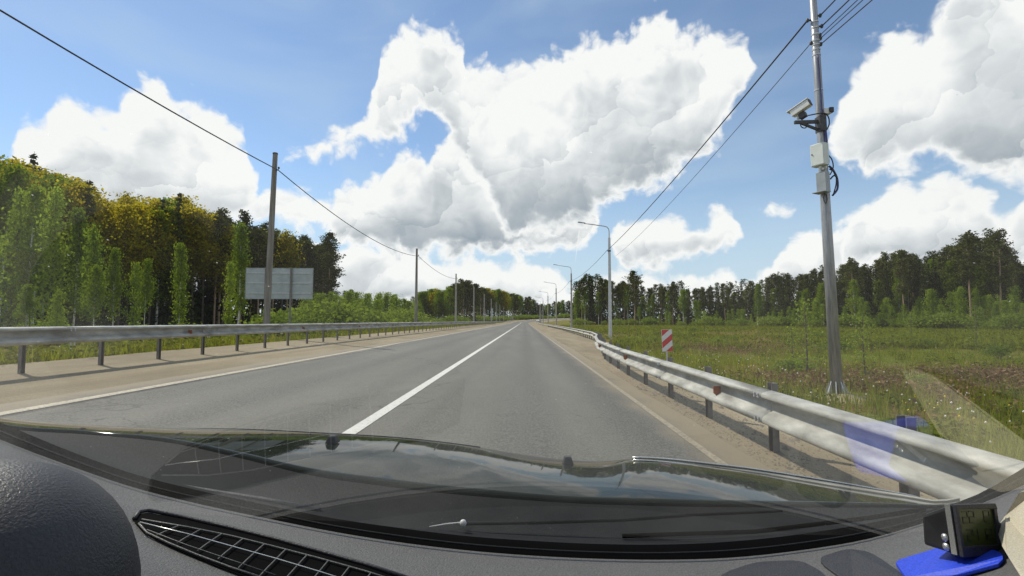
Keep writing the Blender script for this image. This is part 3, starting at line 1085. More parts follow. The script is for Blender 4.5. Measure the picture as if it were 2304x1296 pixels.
# the tall pole with the speed camera
def camera_pole():
    by = 11.0
    bx = ray(1883, 880).x * by
    zb = land_z(bx, by) + 0.05
    root = empty('camera_pole', (bx, by, zb))
    H = 10.2

    def rad(z):
        return 0.119 - 0.060 * z / H

    def zpx(py):
        return ray(1860, py).z * by + EYE.z - zb
    MB().tube([(0, 0, 0.02), (0, 0, H * 0.33), (0, 0, H * 0.66), (0, 0, H)], [rad(0.02), rad(H * 0.33), rad(H * 0.66), rad(H)], 20).build('shaft', M['pole_steel'], root, smooth=True)
    fl = MB()
    fl.tube([(0, 0, -0.03), (0, 0, 0.025)], [0.25, 0.25], 16)
    fl.build('base_flange', M['galvanized'], root, bevel=0.004)
    for k in range(8):
        w = k * math.pi / 4 + 0.2
        c, s = math.cos(w), math.sin(w)
        t = Vector((-s, c, 0)) * 0.008
        pts = [Vector((c * 0.12, s * 0.12, 0.026)), Vector((c * 0.22, s * 0.22, 0.026)), Vector((c * 0.22, s * 0.22, 0.06)), Vector((c * 0.122, s * 0.122, 0.30))]
        MB().plate([p - t for p in pts], t * 2).build('gusset', M['galvanized'], root)
        MB().tube([(c * 0.225, s * 0.225, 0.02), (c * 0.225, s * 0.225, 0.075)], 0.016, 6).build('anchor_bolt', M['galvanized'], root)
    ped = MB().tube([(0, 0, -0.35), (0, 0, -0.02)], [0.30, 0.285], 14).build('footing', M['dark_steel'], root)
    # bands
    for py in (50, 63, 78, 92, 102, 112, 124, 203, 400, 420, 424):
        z = zpx(py)
        MB().tube([(0, 0, z - 0.015), (0, 0, z + 0.015)], rad(z) + 0.008, 16).build('band', M['galvanized'], root)
    # camera bracket, reaching towards the road and the oncoming side
    z0 = zpx(275)
    br = MB()
    br.box((-0.30, -0.04, z0), (0.56, 0.06, 0.07))
    br.box((-0.26, -0.04, z0 - 0.10), (0.50, 0.05, 0.05), Matrix.Rotation(R(24), 3, 'Y'))
    br.box((-0.02, -0.04, z0 - 0.06), (0.14, 0.20, 0.34))
    br.build('bracket', M['dark_steel'], root, bevel=0.006)
    # speed camera
    rot = Matrix.Rotation(R(38), 3, 'Z') @ Matrix.Rotation(R(-20), 3, 'X')
    zc = zpx(247)
    cb = MB().box((-0.46, -0.10, zc), (0.14, 0.40, 0.14), rot).build('camera_housing', M['white_plastic'], root, bevel=0.012)
    MB().box(Vector((-0.46, -0.10, zc)) + rot @ Vector((0, 0.02, 0.085)), (0.17, 0.47, 0.02), rot).build('sun_shield', M['white_plastic'], cb, bevel=0.005)
    MB().box(Vector((-0.46, -0.10, zc)) + rot @ Vector((0, -0.205, 0.0)), (0.125, 0.012, 0.125), rot).build('lens_window', M['black_plastic'], cb)
    MB().box((-0.42, -0.09, zc - 0.15), (0.11, 0.14, 0.12), rot).build('infrared_lamp', M['black_plastic'], root, bevel=0.01)
    MB().box((-0.47, -0.02, zc - 0.13), (0.06, 0.07, 0.14)).build('swivel_mount', M['white_plastic'], root, bevel=0.006)
    # second small camera
    z2 = zpx(254)
    b2 = MB().box((0.10, -0.06, z2), (0.15, 0.12, 0.12)).build('small_camera', M['white_plastic'], root, bevel=0.01)
    MB().box((0.17, -0.10, z2 + 0.015), (0.09, 0.10, 0.11)).build('small_camera_lens', M['black_plastic'], b2, bevel=0.01)
    MB().box((0.05, -0.05, z2 - 0.11), (0.05, 0.05, 0.16)).build('small_camera_arm', M['dark_steel'], b2)
    # cabinets
    z3a, z3b = zpx(378), zpx(330)
    rc = Matrix.Rotation(R(-60), 3, 'Z')
    cc = Vector((-0.155, -0.16, (z3a + z3b) / 2))
    c1 = MB().box(cc, (0.285, 0.19, z3b - z3a), rc).build('upper_cabinet', M['cabinet'], root, bevel=0.008)
    MB().box(cc + rc @ Vector((0, -0.098, 0)), (0.262, 0.010, z3b - z3a - 0.03), rc).build('cabinet_door', M['cabinet'], c1, bevel=0.003)
    MB().tube([cc + rc @ Vector((-0.10, -0.10, 0.02)), cc + rc @ Vector((-0.10, -0.118, 0.02))], 0.014, 8).build('lock', M['black_plastic'], c1)
    z4a, z4b = zpx(436), zpx(392)
    c2c = Vector((-0.11, -0.15, (z4a + z4b) / 2))
    c2 = MB().box(c2c, (0.20, 0.16, z4b - z4a), rc).build('lower_cabinet', M['cabinet_grey'], root, bevel=0.006)
    MB().box(c2c + rc @ Vector((-0.02, -0.05, -(z4b - z4a) / 2 - 0.008)), (0.26, 0.25, 0.012), rc).build('cabinet_tray', M['cabinet_grey'], c2)
    for k, (dx, dz) in enumerate(((-0.05, -0.03), (0.0, -0.06), (0.06, -0.035))):
        MB().ball((-0.12 + dx, -0.18, z3a + dz), (0.03, 0.03, 0.035), 8, 5).build('cable_gland', M['white_plastic'], root)

    # cable loops
    def loop(pts, r, m, name='cable_loop'):
        ps = []
        for i in range(len(pts) - 1):
            p0, p1, p2, p3 = (Vector(pts[max(i - 1, 0)]), Vector(pts[i]), Vector(pts[i + 1]), Vector(pts[min(i + 2, len(pts) - 1)]))
            for j in range(5):
                t = j / 5
                ps.append(0.5 * ((2 * p1) + (p2 - p0) * t + (2 * p0 - 5 * p1 + 4 * p2 - p3) * t * t + (3 * p1 - p0 - 3 * p2 + p3) * t ** 3))
        ps.append(Vector(pts[-1]))
        MB().tube(ps, r, 6).build(name, M[m], root, smooth=True)
    z = zpx
    loop([(0.09, -0.05, z(375)), (0.16, -0.07, z(385)), (0.23, -0.08, z(405)), (0.22, -0.08, z(428)), (0.12, -0.06, z(442))], 0.022, 'blue_cable')
    loop([(0.09, -0.06, z(382)), (0.19, -0.09, z(393)), (0.20, -0.09, z(415)), (0.13, -0.08, z(440))], 0.013, 'cable')
    loop([(0.10, -0.05, z(405)), (0.16, -0.1, z(398)), (0.22, -0.1, z(404))], 0.016, 'cable')
    loop([(0.05, -0.09, z(350)), (0.13, -0.10, z(362)), (0.15, -0.10, z(380)), (0.08, -0.09, z(396))], 0.012, 'cable')
    loop([(-0.10, -0.16, z(436)), (-0.13, -0.17, z(452)), (-0.09, -0.16, z(461)), (-0.03, -0.12, z(452)), (-0.04, -0.11, z(438))], 0.010, 'cable')
    loop([(-0.30, -0.08, z(262)), (-0.02, -0.14, z(260)), (0.10, -0.12, z(268)), (0.12, -0.1, z(284)), (0.06, -0.1, z(296))], 0.013, 'cable')
    loop([(-0.48, -0.07, z(278)), (-0.46, -0.09, z(288)), (-0.38, -0.09, z(290)), (-0.33, -0.07, z(282))], 0.012, 'cable')
    loop([(-0.03, -0.09, z(128)), (-0.02, -0.1, z(180)), (-0.02, -0.105, z(240)), (-0.015, -0.11, z(262))], 0.016, 'blue_cable')
    loop([(0.02, -0.11, z(282)), (0.03, -0.115, z(320)), (0.04, -0.12, z(370))], 0.03, 'blue_cable')
    # clamps and anchors for the wires
    ca = []
    for (py, dx, dy) in ((44, -0.14, 0.02), (95, -0.09, 0.02), (60, 0.14, -0.02), (80, 0.09, -0.02), (88, 0.09, -0.03), (101, 0.09, -0.03), (36, 0.12, -0.02)):
        zz = zpx(py)
        m = MB().tube([(0, 0, zz), (dx, dy, zz)], 0.02, 6)
        m.ball((dx, dy, zz), (0.035, 0.035, 0.05), 8, 5)
        m.build('wire_anchor', M['dark_steel'], root)
        ca.append(root.location + Matrix.Rotation(-0.02, 3, 'Y') @ Vector((dx, dy, zz)))
    root.rotation_euler.y = -0.02
    tag(root, 'tall grey steel pole carrying a speed camera, cabinets and coiled cables', 'pole')
    return ca


ca = camera_pole()
cable(ca[0], lt[0], 0.30, 0.020, 'thick black cable sloping from the camera pole down to the nearest lamp post', 'overhead cables')
cable(ca[1], lt[0] + Vector((0.9, 0.2, -0.45)), 0.35, 0.009, 'thin wire below the thick cable, sloping to the nearest lamp post', 'overhead cables')
for i in range(len(lt) - 1):
    cable(lt[i], lt[i + 1], 0.5, 0.018 if i < 2 else 0.014, ['cable between the first two lamp posts on the right', 'faint cable between the second and third lamp posts on the right'][i] if i < 2 else 'hair-thin cable between small far lamp posts on the right', 'overhead cables')
back = [(6.5, -25.0, 9.4), (7.0, -25.0, 8.9), (6.6, -25.0, 8.4), (6.6, -25.0, 8.0), (6.9, -25.0, 7.6)]
WL = ['uppermost wire running from the camera pole out of the top edge', 'second wire from the top behind the camera pole', 'third wire from the top behind the camera pole',
      'fourth wire from the top behind the camera pole', 'lowest of the wires running from the camera pole out of the top edge']
for k, (s, b, r) in enumerate(zip((ca[6], ca[2], ca[3], ca[4], ca[5]), back, (0.014, 0.014, 0.009, 0.009, 0.011))):
    cable(s, b, 0.35, r, WL[k], 'overhead cables')


# ------------------------------------------------------------------ road signs
def striped_board():
    c = W(1501, 766, 14.2)
    w, h = 0.285, 0.60
    zb = land_z(c.x, c.y)
    root = empty('marker_board', (c.x, c.y, zb))
    lean = Matrix.Rotation(R(-1.5), 3, 'Y')
    cz = c.z - zb
    MB().tube([(0.0, 0.03, -0.3), (0.0, 0.03, cz + 0.25)], 0.022, 8).build('post', M['galvanized'], root)
    MB().box((0, 0, cz), (w, 0.012, h), lean).build('panel', M['sign_white'], root, bevel=0.003)
    # red bands rising to the right, each a thin sheet on the panel

    def clip(poly, axis_, lim, keep_less):
        out = []
        for i in range(len(poly)):
            a, b = poly[i], poly[(i + 1) % len(poly)]
            ia = (a[axis_] <= lim) if keep_less else (a[axis_] >= lim)
            ib = (b[axis_] <= lim) if keep_less else (b[axis_] >= lim)
            if ia:
                out.append(a)
            if ia != ib:
                t = (lim - a[axis_]) / (b[axis_] - a[axis_])
                out.append((a[0] + (b[0] - a[0]) * t, a[1] + (b[1] - a[1]) * t))
        return out
    s = 0.82
    for z0 in (-0.545, -0.215, 0.115, 0.445):
        x0, x1 = -w / 2, w / 2
        poly = [(x0, z0), (x1, z0 + w * s), (x1, z0 + w * s + 0.17), (x0, z0 + 0.17)]
        poly = clip(poly, 1, -h / 2 + 0.004, False)
        if len(poly) > 2:
            poly = clip(poly, 1, h / 2 - 0.004, True)
        if len(poly) < 3:
            continue
        top = [Vector((0, 0, cz)) + lean @ Vector((p[0] * 0.985, -0.0085, p[1])) for p in poly]
        MB().plate(top, lean @ Vector((0, 0.0015, 0))).build('stripe', M['sign_red'], root)
    tag(root, 'red and white striped marker board standing in the grass behind the right rail', 'road sign')


def sign_from_behind():
    d = 27.0
    a, b = W(557, 604, d), W(702, 603, d)
    lo = W(557, 672, d).z
    zb = land_z((a.x + b.x) / 2, d)
    root = empty('road_sign', ((a.x + b.x) / 2, d, zb))
    o = root.location
    w, h = b.x - a.x, a.z - lo
    cz = (a.z + lo) / 2 - zb
    rot = Matrix.Rotation(R(4), 3, 'Z')
    for k in range(3):
        x0 = -w / 2 + k * w / 3
        MB().box(rot @ Vector((x0 + w / 6, 0, cz)), (w / 3 - 0.012, 0.02, h), rot).build('panel', M['sign_back'], root, bevel=0.003)
    for z in (cz - h * 0.32, cz + 0.02, cz + h * 0.34):
        MB().box(rot @ Vector((0, -0.032, z)), (w * 0.985, 0.04, 0.05), rot).build('crossbar', M['galvanized'], root)
    fr = MB()
    for s in (-1, 1):
        fr.box(rot @ Vector((s * (w / 2 + 0.012), 0, cz)), (0.022, 0.045, h + 0.05), rot)
        fr.box(rot @ Vector((0, 0, cz + s * (h / 2 + 0.012))), (w, 0.045, 0.022), rot)
    fr.build('frame', M['cabinet_grey'], root)
    for px in (600, 655):
        x = W(px, 640, d).x - o.x
        MB().tube([rot @ Vector((x, -0.10, -0.4)), rot @ Vector((x, -0.10, cz + h / 2 + 0.03))], 0.05, 10).build('post', M['post_steel'], root)  # dark steel puts the shade on these posts into their colour
    tag(root, 'large grey road sign seen from behind, near the first left utility pole', 'road sign')


def far_signs():
    y = 172.0
    p = W(1107, 700, y)
    zb = land_z(p.x, y)
    root = empty('road_sign', (p.x, y, zb))
    MB().tube([(0, 0.05, -0.3), (0, 0.05, 5.2)], 0.05, 8).build('post', M['galvanized'], root)
    for z in (4.75, 3.65, 2.55):
        n = 16
        MB().plate([Vector((0.42 * math.cos(2 * math.pi * k / n), -0.02, z + 0.42 * math.sin(2 * math.pi * k / n))) for k in range(n)], (0, 0.03, 0)).build('disc', M['sign_back'], root)
    tag(root, 'three stacked round signs seen from behind, small, at the far left roadside', 'road sign')


striped_board()
sign_from_behind()
far_signs()


def far_car():
    y = 292.0
    x = W(1211, 715, y).x
    z = road_z(x - road_x(y), y)
    root = empty('car', (x, y, z))
    body = MB()
    prof = [(-2.1, 0.35), (-2.1, 0.85), (-1.9, 0.98), (-1.0, 1.02), (-0.45, 1.45), (1.0, 1.48), (1.75, 1.0), (2.1, 0.92), (2.15, 0.4)]
    body.plate([Vector((-0.85, u, v)) for u, v in prof], (1.7, 0, 0))
    bo = body.build('body', M['white_plastic'], root, bevel=0.04)
    MB().box((0, -0.78, 1.2), (1.45, 0.03, 0.36), Matrix.Rotation(R(-38), 3, 'X')).build('windscreen', M['black_plastic'], bo)
    for sx in (-0.82, 0.82):
        for sy in (-1.35, 1.4):
            MB().tube([(sx - 0.1, sy, 0.32), (sx + 0.1, sy, 0.32)], 0.32, 14).build('wheel', M['black_plastic'], root)
        MB().box((sx * 0.75, -2.11, 0.72), (0.32, 0.03, 0.13)).build('headlight', M['sign_white'], root)
    MB().box((0, -2.11, 0.5), (1.3, 0.03, 0.14)).build('grille', M['black_plastic'], root)
    tag(root, 'tiny white car coming out of the far bend', 'car')


far_car()


# ------------------------------------------------------------------ trees
def diamonds(c, size, r, flat=0.0, aspect=0.55, tri=False):
    """small leaf-like faces at points c; flat pulls their normals upwards"""
    c = np.asarray(c, dtype=np.float64)
    n = len(c)
    a = r.normal(size=(n, 3))
    a[:, 2] *= (1 - flat)
    a /= np.linalg.norm(a, axis=1)[:, None] + 1e-9
    b = r.normal(size=(n, 3))
    b[:, 2] *= (1 - flat)
    b -= (b * a).sum(1)[:, None] * a
    b /= np.linalg.norm(b, axis=1)[:, None] + 1e-9
    s = size * r.uniform(0.6, 1.35, (n, 1))
    v = np.stack([c - a * s, c + b * s * aspect, c + a * s, c - b * s * aspect], axis=1).reshape(-1, 3)
    return v, np.arange(n * 4).reshape(n, 4)


def limb_mesh(segs, name):
    b = MB()
    for pts, rad, n in segs:
        b.tube(pts, rad, n, caps=False)
    me = mesh_np(name, np.array(b.v), np.array(b.f), True)
    return me


def trunk_path(h, r, bend, k=7):
    a = r.uniform(0, 6.28)
    pts = []
    for i in range(k):
        t = i / (k - 1)
        o = bend * math.sin(t * 2.6 + a)
        pts.append(Vector((o * math.cos(a) - bend * math.sin(a) * math.cos(a), o * math.sin(a) - bend * math.sin(a) * math.sin(a), h * t)))
    return pts


def at_height(pts, z):
    for p, q in zip(pts, pts[1:]):
        if z <= q.z:
            return p.lerp(q, (z - p.z) / (q.z - p.z))
    return pts[-1]


def make_pine(seed, h=20.0, crown0=0.5, R0=2.6, size=0.24, dens=1.0):
    r = np.random.default_rng(seed)
    tp = trunk_path(h, r, 0.25)
    segs = [(tp, [0.20 * (1 - 0.85 * i / 6) + 0.01 for i in range(7)], 6)]
    cs = []
    nb = int(54 * dens)
    for k in range(nb):
        t = crown0 + (1 - crown0) * (k + r.uniform(0, 1)) / nb
        u = (t - crown0) / (1 - crown0)
        L = R0 * (0.55 + 0.6 * math.sin(min(1.0, u * 1.25) * math.pi * 0.75)) * (1.0 if u < 0.7 else 1.0 - 0.75 * (u - 0.7) / 0.3) * r.uniform(0.55, 1.2)
        w = r.uniform(0, 6.28)
        rise = r.uniform(-0.1, 0.35) + 0.35 * u
        p0 = at_height(tp, t * h)
        d = Vector((math.cos(w), math.sin(w), rise))
        p1 = p0 + d * L * 0.6
        p2 = p0 + d * L + Vector((0, 0, 0.12 * L))
        segs.append(([p0, p1, p2], [0.045, 0.03, 0.012], 3))
        for j in range(5):
            q = p0.lerp(p2, 0.35 + 0.65 * (j + r.uniform(0, 1)) / 5) + Vector(r.normal(0, 0.16, 3))
            m = int(10 * r.uniform(0.7, 1.4))
            cs.append(np.array(q)[None, :] + r.normal(0, 1, (m, 3)) * np.array([0.34, 0.34, 0.20]))
    for k in range(9):       # a few bare dead stubs on the trunk
        z = r.uniform(0.22, crown0) * h
        w = r.uniform(0, 6.28)
        p0 = at_height(tp, z)
        segs.append(([p0, p0 + Vector((math.cos(w), math.sin(w), 0.1)) * r.uniform(0.3, 1.1)], [0.025, 0.008], 3))
    v, f = diamonds(np.concatenate(cs), size, r, 0.25, 0.42)
    return limb_mesh(segs, 'pine_trunk'), mesh_np('pine_crown', v, f), h


def make_spruce(seed, h=19.0, R0=2.5, size=0.26, low=0.1, dens=1.0):
    r = np.random.default_rng(seed)
    tp = trunk_path(h, r, 0.08)
    segs = [(tp, [0.19 * (1 - i / 6) + 0.012 for i in range(7)], 6)]
    cs = []
    z = low * h
    while z < h * 0.985:
        t = (z - low * h) / (h * (1 - low))
        L0 = R0 * (1 - t) ** 0.85 + 0.12
        for k in range(int(r.integers(5, 8))):
            L = L0 * r.uniform(0.65, 1.12)
            w = r.uniform(0, 6.28)
            p0 = at_height(tp, min(z + r.uniform(-0.15, 0.15), h))
            p1 = p0 + Vector((math.cos(w) * L * 0.6, math.sin(w) * L * 0.6, -0.16 * L))
            p2 = p0 + Vector((math.cos(w) * L, math.sin(w) * L, -0.22 * L))
            if L > 0.7:
                segs.append(([p0, p1, p2], [0.03, 0.02, 0.008], 3))
            m = max(4, int(11 * L * dens))
            s = r.uniform(0.12, 1.0, m)
            base = np.array(p0)[None, :] + (np.array(p2) - np.array(p0))[None, :] * s[:, None]
            cs.append(base + r.normal(0, 1, (m, 3)) * np.array([0.16, 0.16, 0.13]) * (0.5 + L / R0) + np.array([0, 0, -0.05]))
        z += h / 30.0 * r.uniform(0.8, 1.2)
    v, f = diamonds(np.concatenate(cs), size, r, 0.15, 0.45)
    return limb_mesh(segs, 'spruce_trunk'), mesh_np('spruce_crown', v, f), h


def make_broadleaf(seed, h=16.0, crown0=0.28, R0=2.6, size=0.17, clumps=75, per=36, point=0.6, spread=0.5, stem=0.15):
    r = np.random.default_rng(seed)
    tp = trunk_path(h * 0.97, r, 0.22 * h / 16)
    segs = [(tp, [stem * (1 - 0.9 * i / 6) + 0.008 for i in range(7)], 6)]
    cs = []
    for k in range(clumps):
        u = r.uniform(0, 1) ** 0.9
        z = (crown0 + (1 - crown0) * u) * h
        prof = (math.sin(min(1, u * 1.3 + 0.12) * math.pi * 0.62)) * (1 - u ** (1.2 / max(0.2, point)) * 0.93)
        rad = R0 * max(0.08, prof) * r.uniform(0.35, 1.12)
        w = r.uniform(0, 6.28)
        p0 = at_height(tp, max(0.2, z - rad * 0.55))
        p2 = Vector((p0.x + math.cos(w) * rad, p0.y + math.sin(w) * rad, z))
        segs.append(([p0, p0.lerp(p2, 0.5) + Vector((0, 0, 0.1)), p2], [0.03 * h / 16, 0.018 * h / 16, 0.006], 3))
        m = int(per * r.uniform(0.6, 1.4))
        sp = spread * r.uniform(0.7, 1.3)
        cs.append(np.array(p2)[None, :] + r.normal(0, 1, (m, 3)) * np.array([sp, sp, sp * 1.15]) + np.array([0, 0, -0.15 * sp]))
        mid = np.array(p0.lerp(p2, 0.55))
        cs.append(mid[None, :] + r.normal(0, 1, (m // 3, 3)) * sp * 0.8)
    c = np.concatenate(cs)
    c = c[(c[:, 2] > 0.08 * h) & (c[:, 2] < h * 1.02)]
    v, f = diamonds(c, size, r, 0.0, 0.62)
    return limb_mesh(segs, 'broadleaf_trunk'), mesh_np('broadleaf_crown', v, f), h


def make_shrub(seed, h=2.6, R0=1.9, size=0.10, clumps=46, per=40):
    r = np.random.default_rng(seed)
    segs, cs = [], []
    for k in range(clumps):
        w = r.uniform(0, 6.28)
        u = r.uniform(0, 1) ** 0.5
        el = r.uniform(0.15, 1.0)
        q = Vector((math.cos(w) * R0 * u * math.cos(el * 1.2), math.sin(w) * R0 * u * math.cos(el * 1.2), h * (0.25 + 0.7 * math.sin(el * 1.5) * (1 - 0.35 * u))))
        if k % 2 == 0:
            segs.append(([Vector((q.x * 0.08, q.y * 0.08, -0.1)), Vector((q.x * 0.5, q.y * 0.5, q.z * 0.6)), q], [0.025, 0.016, 0.006], 3))
        m = int(per * r.uniform(0.6, 1.4))
        cs.append(np.array(q)[None, :] + r.normal(0, 1, (m, 3)) * np.array([0.30, 0.30, 0.24]))
    c = np.concatenate(cs)
    c = c[c[:, 2] > 0.02]
    v, f = diamonds(c, size, r, 0.0, 0.6)
    return limb_mesh(segs, 'shrub_stems'), mesh_np('shrub_crown', v, f), h


PROTO = {
    'pine': [make_pine(10 + i, 20.0, c, rr, 0.25) for i, (c, rr) in enumerate(((0.44, 2.1), (0.38, 2.3), (0.52, 2.0), (0.34, 2.4), (0.46, 1.8), (0.56, 2.5)))],
    'spruce': [make_spruce(30 + i, 19.0, rr) for i, rr in enumerate((2.3, 2.8, 2.0, 2.5))],
    'birch': [make_broadleaf(50 + i, 16.0, c, rr, 0.17, 85, 34, p, 0.5) for i, (c, rr, p) in enumerate(((0.30, 2.3, 0.8), (0.40, 2.6, 0.7), (0.24, 2.1, 1.0), (0.34, 2.5, 0.6)))],
    'aspen': [make_broadleaf(70 + i, 17.0, c, rr, 0.16, 120, 26, p, 0.50) for i, (c, rr, p) in enumerate(((0.44, 3.0, 0.45), (0.50, 2.7, 0.5), (0.40, 3.2, 0.42), (0.46, 2.9, 0.5)))],
    'sapling': [make_broadleaf(90 + i, 7.0, c, rr, 0.095, 70, 26, p, 0.26, 0.05) for i, (c, rr, p) in enumerate(((0.10, 1.5, 1.2), (0.16, 1.2, 0.9), (0.08, 1.7, 1.4), (0.2, 1.3, 1.0), (0.14, 1.6, 0.7), (0.25, 1.4, 1.1)))],
    'shrub': [make_shrub(110 + i, h, rr) for i, (h, rr) in enumerate(((2.6, 1.9), (2.0, 2.2), (3.0, 1.7), (1.6, 1.5)))],
    'whip': [make_broadleaf(130 + i, 2.4, 0.12, 0.55, 0.035, 42, 9, 0.6, 0.13, 0.016) for i in range(3)],
}
LEAFM = {'pine': 'pine_leaf', 'spruce': 'spruce_leaf', 'birch': 'birch_leaf', 'aspen': 'aspen_leaf', 'sapling': 'sapling_leaf', 'shrub': 'willow_leaf', 'whip': 'sapling_leaf'}
BARKM = {'pine': 'pine_bark', 'spruce': 'spruce_bark', 'birch': 'birch_bark', 'aspen': 'spruce_bark', 'sapling': 'twig', 'shrub': 'twig', 'whip': 'twig'}
NAMES = {'pine': 'pine_tree', 'spruce': 'spruce_tree', 'birch': 'birch_tree', 'aspen': 'aspen_tree', 'sapling': 'young_tree', 'shrub': 'bush', 'whip': 'thin_sapling'}
CATS = {'pine': 'pine', 'spruce': 'spruce', 'birch': 'birch', 'aspen': 'tree', 'sapling': 'young tree', 'shrub': 'bush', 'whip': 'sapling'}
for k, ps in PROTO.items():
    for t, c, h in ps:
        t.materials.append(M[BARKM[k]])
        c.materials.append(M[LEAFM[k]])
trng = np.random.default_rng(21)


def plant(kind, x, y, height, label, group, variant=None, wide=1.0):
    ps = PROTO[kind]
    i = int(trng.integers(0, len(ps))) if variant is None else variant
    t, c, h = ps[i]
    s = height / h
    root = empty(NAMES[kind], (x, y, land_z(x, y) - 0.05), trng.uniform(0, 6.28))
    root.scale = (s * wide, s * wide, s)
    root.rotation_euler.x = trng.normal(0, 0.012)
    root.rotation_euler.y = trng.normal(0, 0.012)
    link('trunk' if kind not in ('shrub',) else 'stems', t, None, root)
    link('crown', c, None, root)
    tag(root, label, CATS[kind], group)
    return root


def interp(pts, v):
    for (a, ya), (b, yb) in zip(pts, pts[1:]):
        if v <= b:
            return ya + (yb - ya) * max(0.0, (v - a) / (b - a))
    return pts[-1][1]


def xr(px):
    return ray(px, 722.0).x


def px_of(x, y):
    a = math.atan2(x, y) + YAW
    return 1152.0 + math.tan(a) * FPX


def height_for(px, ytop, x, y):
    return ray(px, ytop).z * y + EYE.z - land_z(x, y)


# --- forest edge across the right field
SKY_R = [(1280, 655), (1300, 628), (1325, 616), (1360, 622), (1395, 640), (1425, 612), (1450, 645), (1500, 640), (1525, 628), (1560, 652), (1610, 640), (1660, 632), (1700, 638), (1760, 612),
         (1800, 624), (1840, 598), (1880, 620), (1920, 580), (1960, 604), (1990, 578), (2040, 562), (2080, 588), (2120, 552), (2150, 570), (2185, 524), (2215, 548), (2250, 518), (2280, 577), (2304, 598), (2420, 560), (2700, 540)]
EDGE_PTS = [(1284, 226.0), (1420, 205.0), (1560, 180.0), (1700, 158.0), (1850, 138.0), (2000, 122.0), (2150, 110.0), (2304, 101.0), (2480, 92.0)]
ROWN = ('front-row', 'second-row', 'rear')


def where_right(px):
    if px < 1372:
        return 'left of the nearest lamp post'
    if px < 1500:
        return 'between the nearest lamp post and the striped board'
    if px < 1690:
        return 'just right of the striped board'
    if px < 1870:
        return 'just left of the camera pole'
    if px < 2040:
        return 'just right of the camera pole'
    return 'well right of the camera pole' if px < 2200 else 'at the right picture edge'


LR = {'pine': '%s dark pine of the right forest, %s', 'spruce': '%s pointed spruce of the right forest, %s',
      'birch': '%s pale-trunked birch of the right forest, %s'}
GR = 'trees of the forest edge across the right field'
for row, (n, back, lo, hi) in enumerate(((92, 0.0, 0.84, 1.0), (80, 6.0, 0.92, 1.03), (60, 13.0, 0.90, 1.02))):
    for k in range(n):
        px = 1288 + (2440 - 1288) * (k + trng.uniform(0.05, 0.95)) / n
        y = interp(EDGE_PTS, px) + back * (1 + 0.0 * px) + trng.uniform(0, 6)
        x = xr(px) * y
        h = height_for(px, interp(SKY_R, px), x, y) * trng.uniform(lo, hi)
        u = trng.random()
        if row == 0:
            pb = 0.42 if px < 1860 else 0.22
            kind = 'birch' if u < pb else ('spruce' if u < pb + (0.16 if px < 1600 else 0.38) else 'pine')
        else:
            kind = 'pine' if u < 0.56 else ('spruce' if u < 0.88 else 'birch')
        if kind == 'birch':
            h *= trng.uniform(0.66, 0.90)
        plant(kind, x, y, h, LR[kind] % (ROWN[row], where_right(px)), GR)
# individuals that stand out on that skyline
plant('pine', xr(1428) * 198, 198, height_for(1428, 610, xr(1428) * 198, 198), 'spreading pine with open crown right of the nearest lamp post', 'standout trees', 1, 1.25)
for px, yt, d, v, lab in ((2252, 524, 96, 0, 'tallest pine of the right forest, near the frame edge'), (2186, 530, 99, 2, 'tall straight pine left of the tallest one in the right forest'),
                          (1925, 586, 124, 0, 'tall pine just beyond the camera pole in the right forest'), (2035, 566, 114, 4, 'tall slim pine between the camera pole and the tallest pines')):
    x = xr(px) * d
    plant('pine', x, d, height_for(px, yt, x, d), lab, 'standout trees', v, 1.05)
for px, yt, d, lab in ((1440, 690, 186, 'slim white-trunked birch standing before the pines behind the first lamp post'), (1566, 676, 168, 'slender birch with white trunk above the striped marker board'),
                       (1705, 640, 150, 'bright yellow-green birch rising in the middle of the right forest edge'), (1925, 630, 118, 'light green birch close behind the camera pole')):
    x = xr(px) * d
    plant('birch', x, d, height_for(px, yt, x, d), lab, 'standout trees')
# young growth at its foot
for k in range(84):
    px = 1480 + (2440 - 1480) * (k + trng.uniform(0, 1)) / 84
    y = interp(EDGE_PTS, px) - trng.uniform(2, 15)
    x = xr(px) * y
    h = trng.uniform(2.8, 8.0) * (1.0 if px > 1750 else 0.7)
    plant('sapling', x, y, h, 'young tree before the right forest, ' + where_right(px), 'young trees before the right forest', None, trng.uniform(0.8, 1.2))
for k in range(46):
    px = 1300 + (2440 - 1300) * (k + trng.uniform(0, 1)) / 46
    y = interp(EDGE_PTS, px) - trng.uniform(1, 22)
    x = xr(px) * y
    plant('shrub', x, y, trng.uniform(1.2, 3.0), 'low bush before the right forest, ' + where_right(px), 'bushes before the right forest', None, 1.3)

# --- tall forest on the left
SKY_L = [(-260, 300), (-60, 350), (0, 372), (40, 376), (90, 392), (140, 408), (180, 420), (230, 446), (320, 446), (400, 452), (460, 478), (520, 500), (600, 516), (650, 532), (700, 545), (735, 545), (760, 600)]


def where_left(px):
    if px < 130:
        return 'at the left picture edge'
    if px < 300:
        return 'left of its middle'
    if px < 470:
        return 'in its golden middle'
    return 'just left of the first utility pole' if px < 600 else 'behind the road sign'


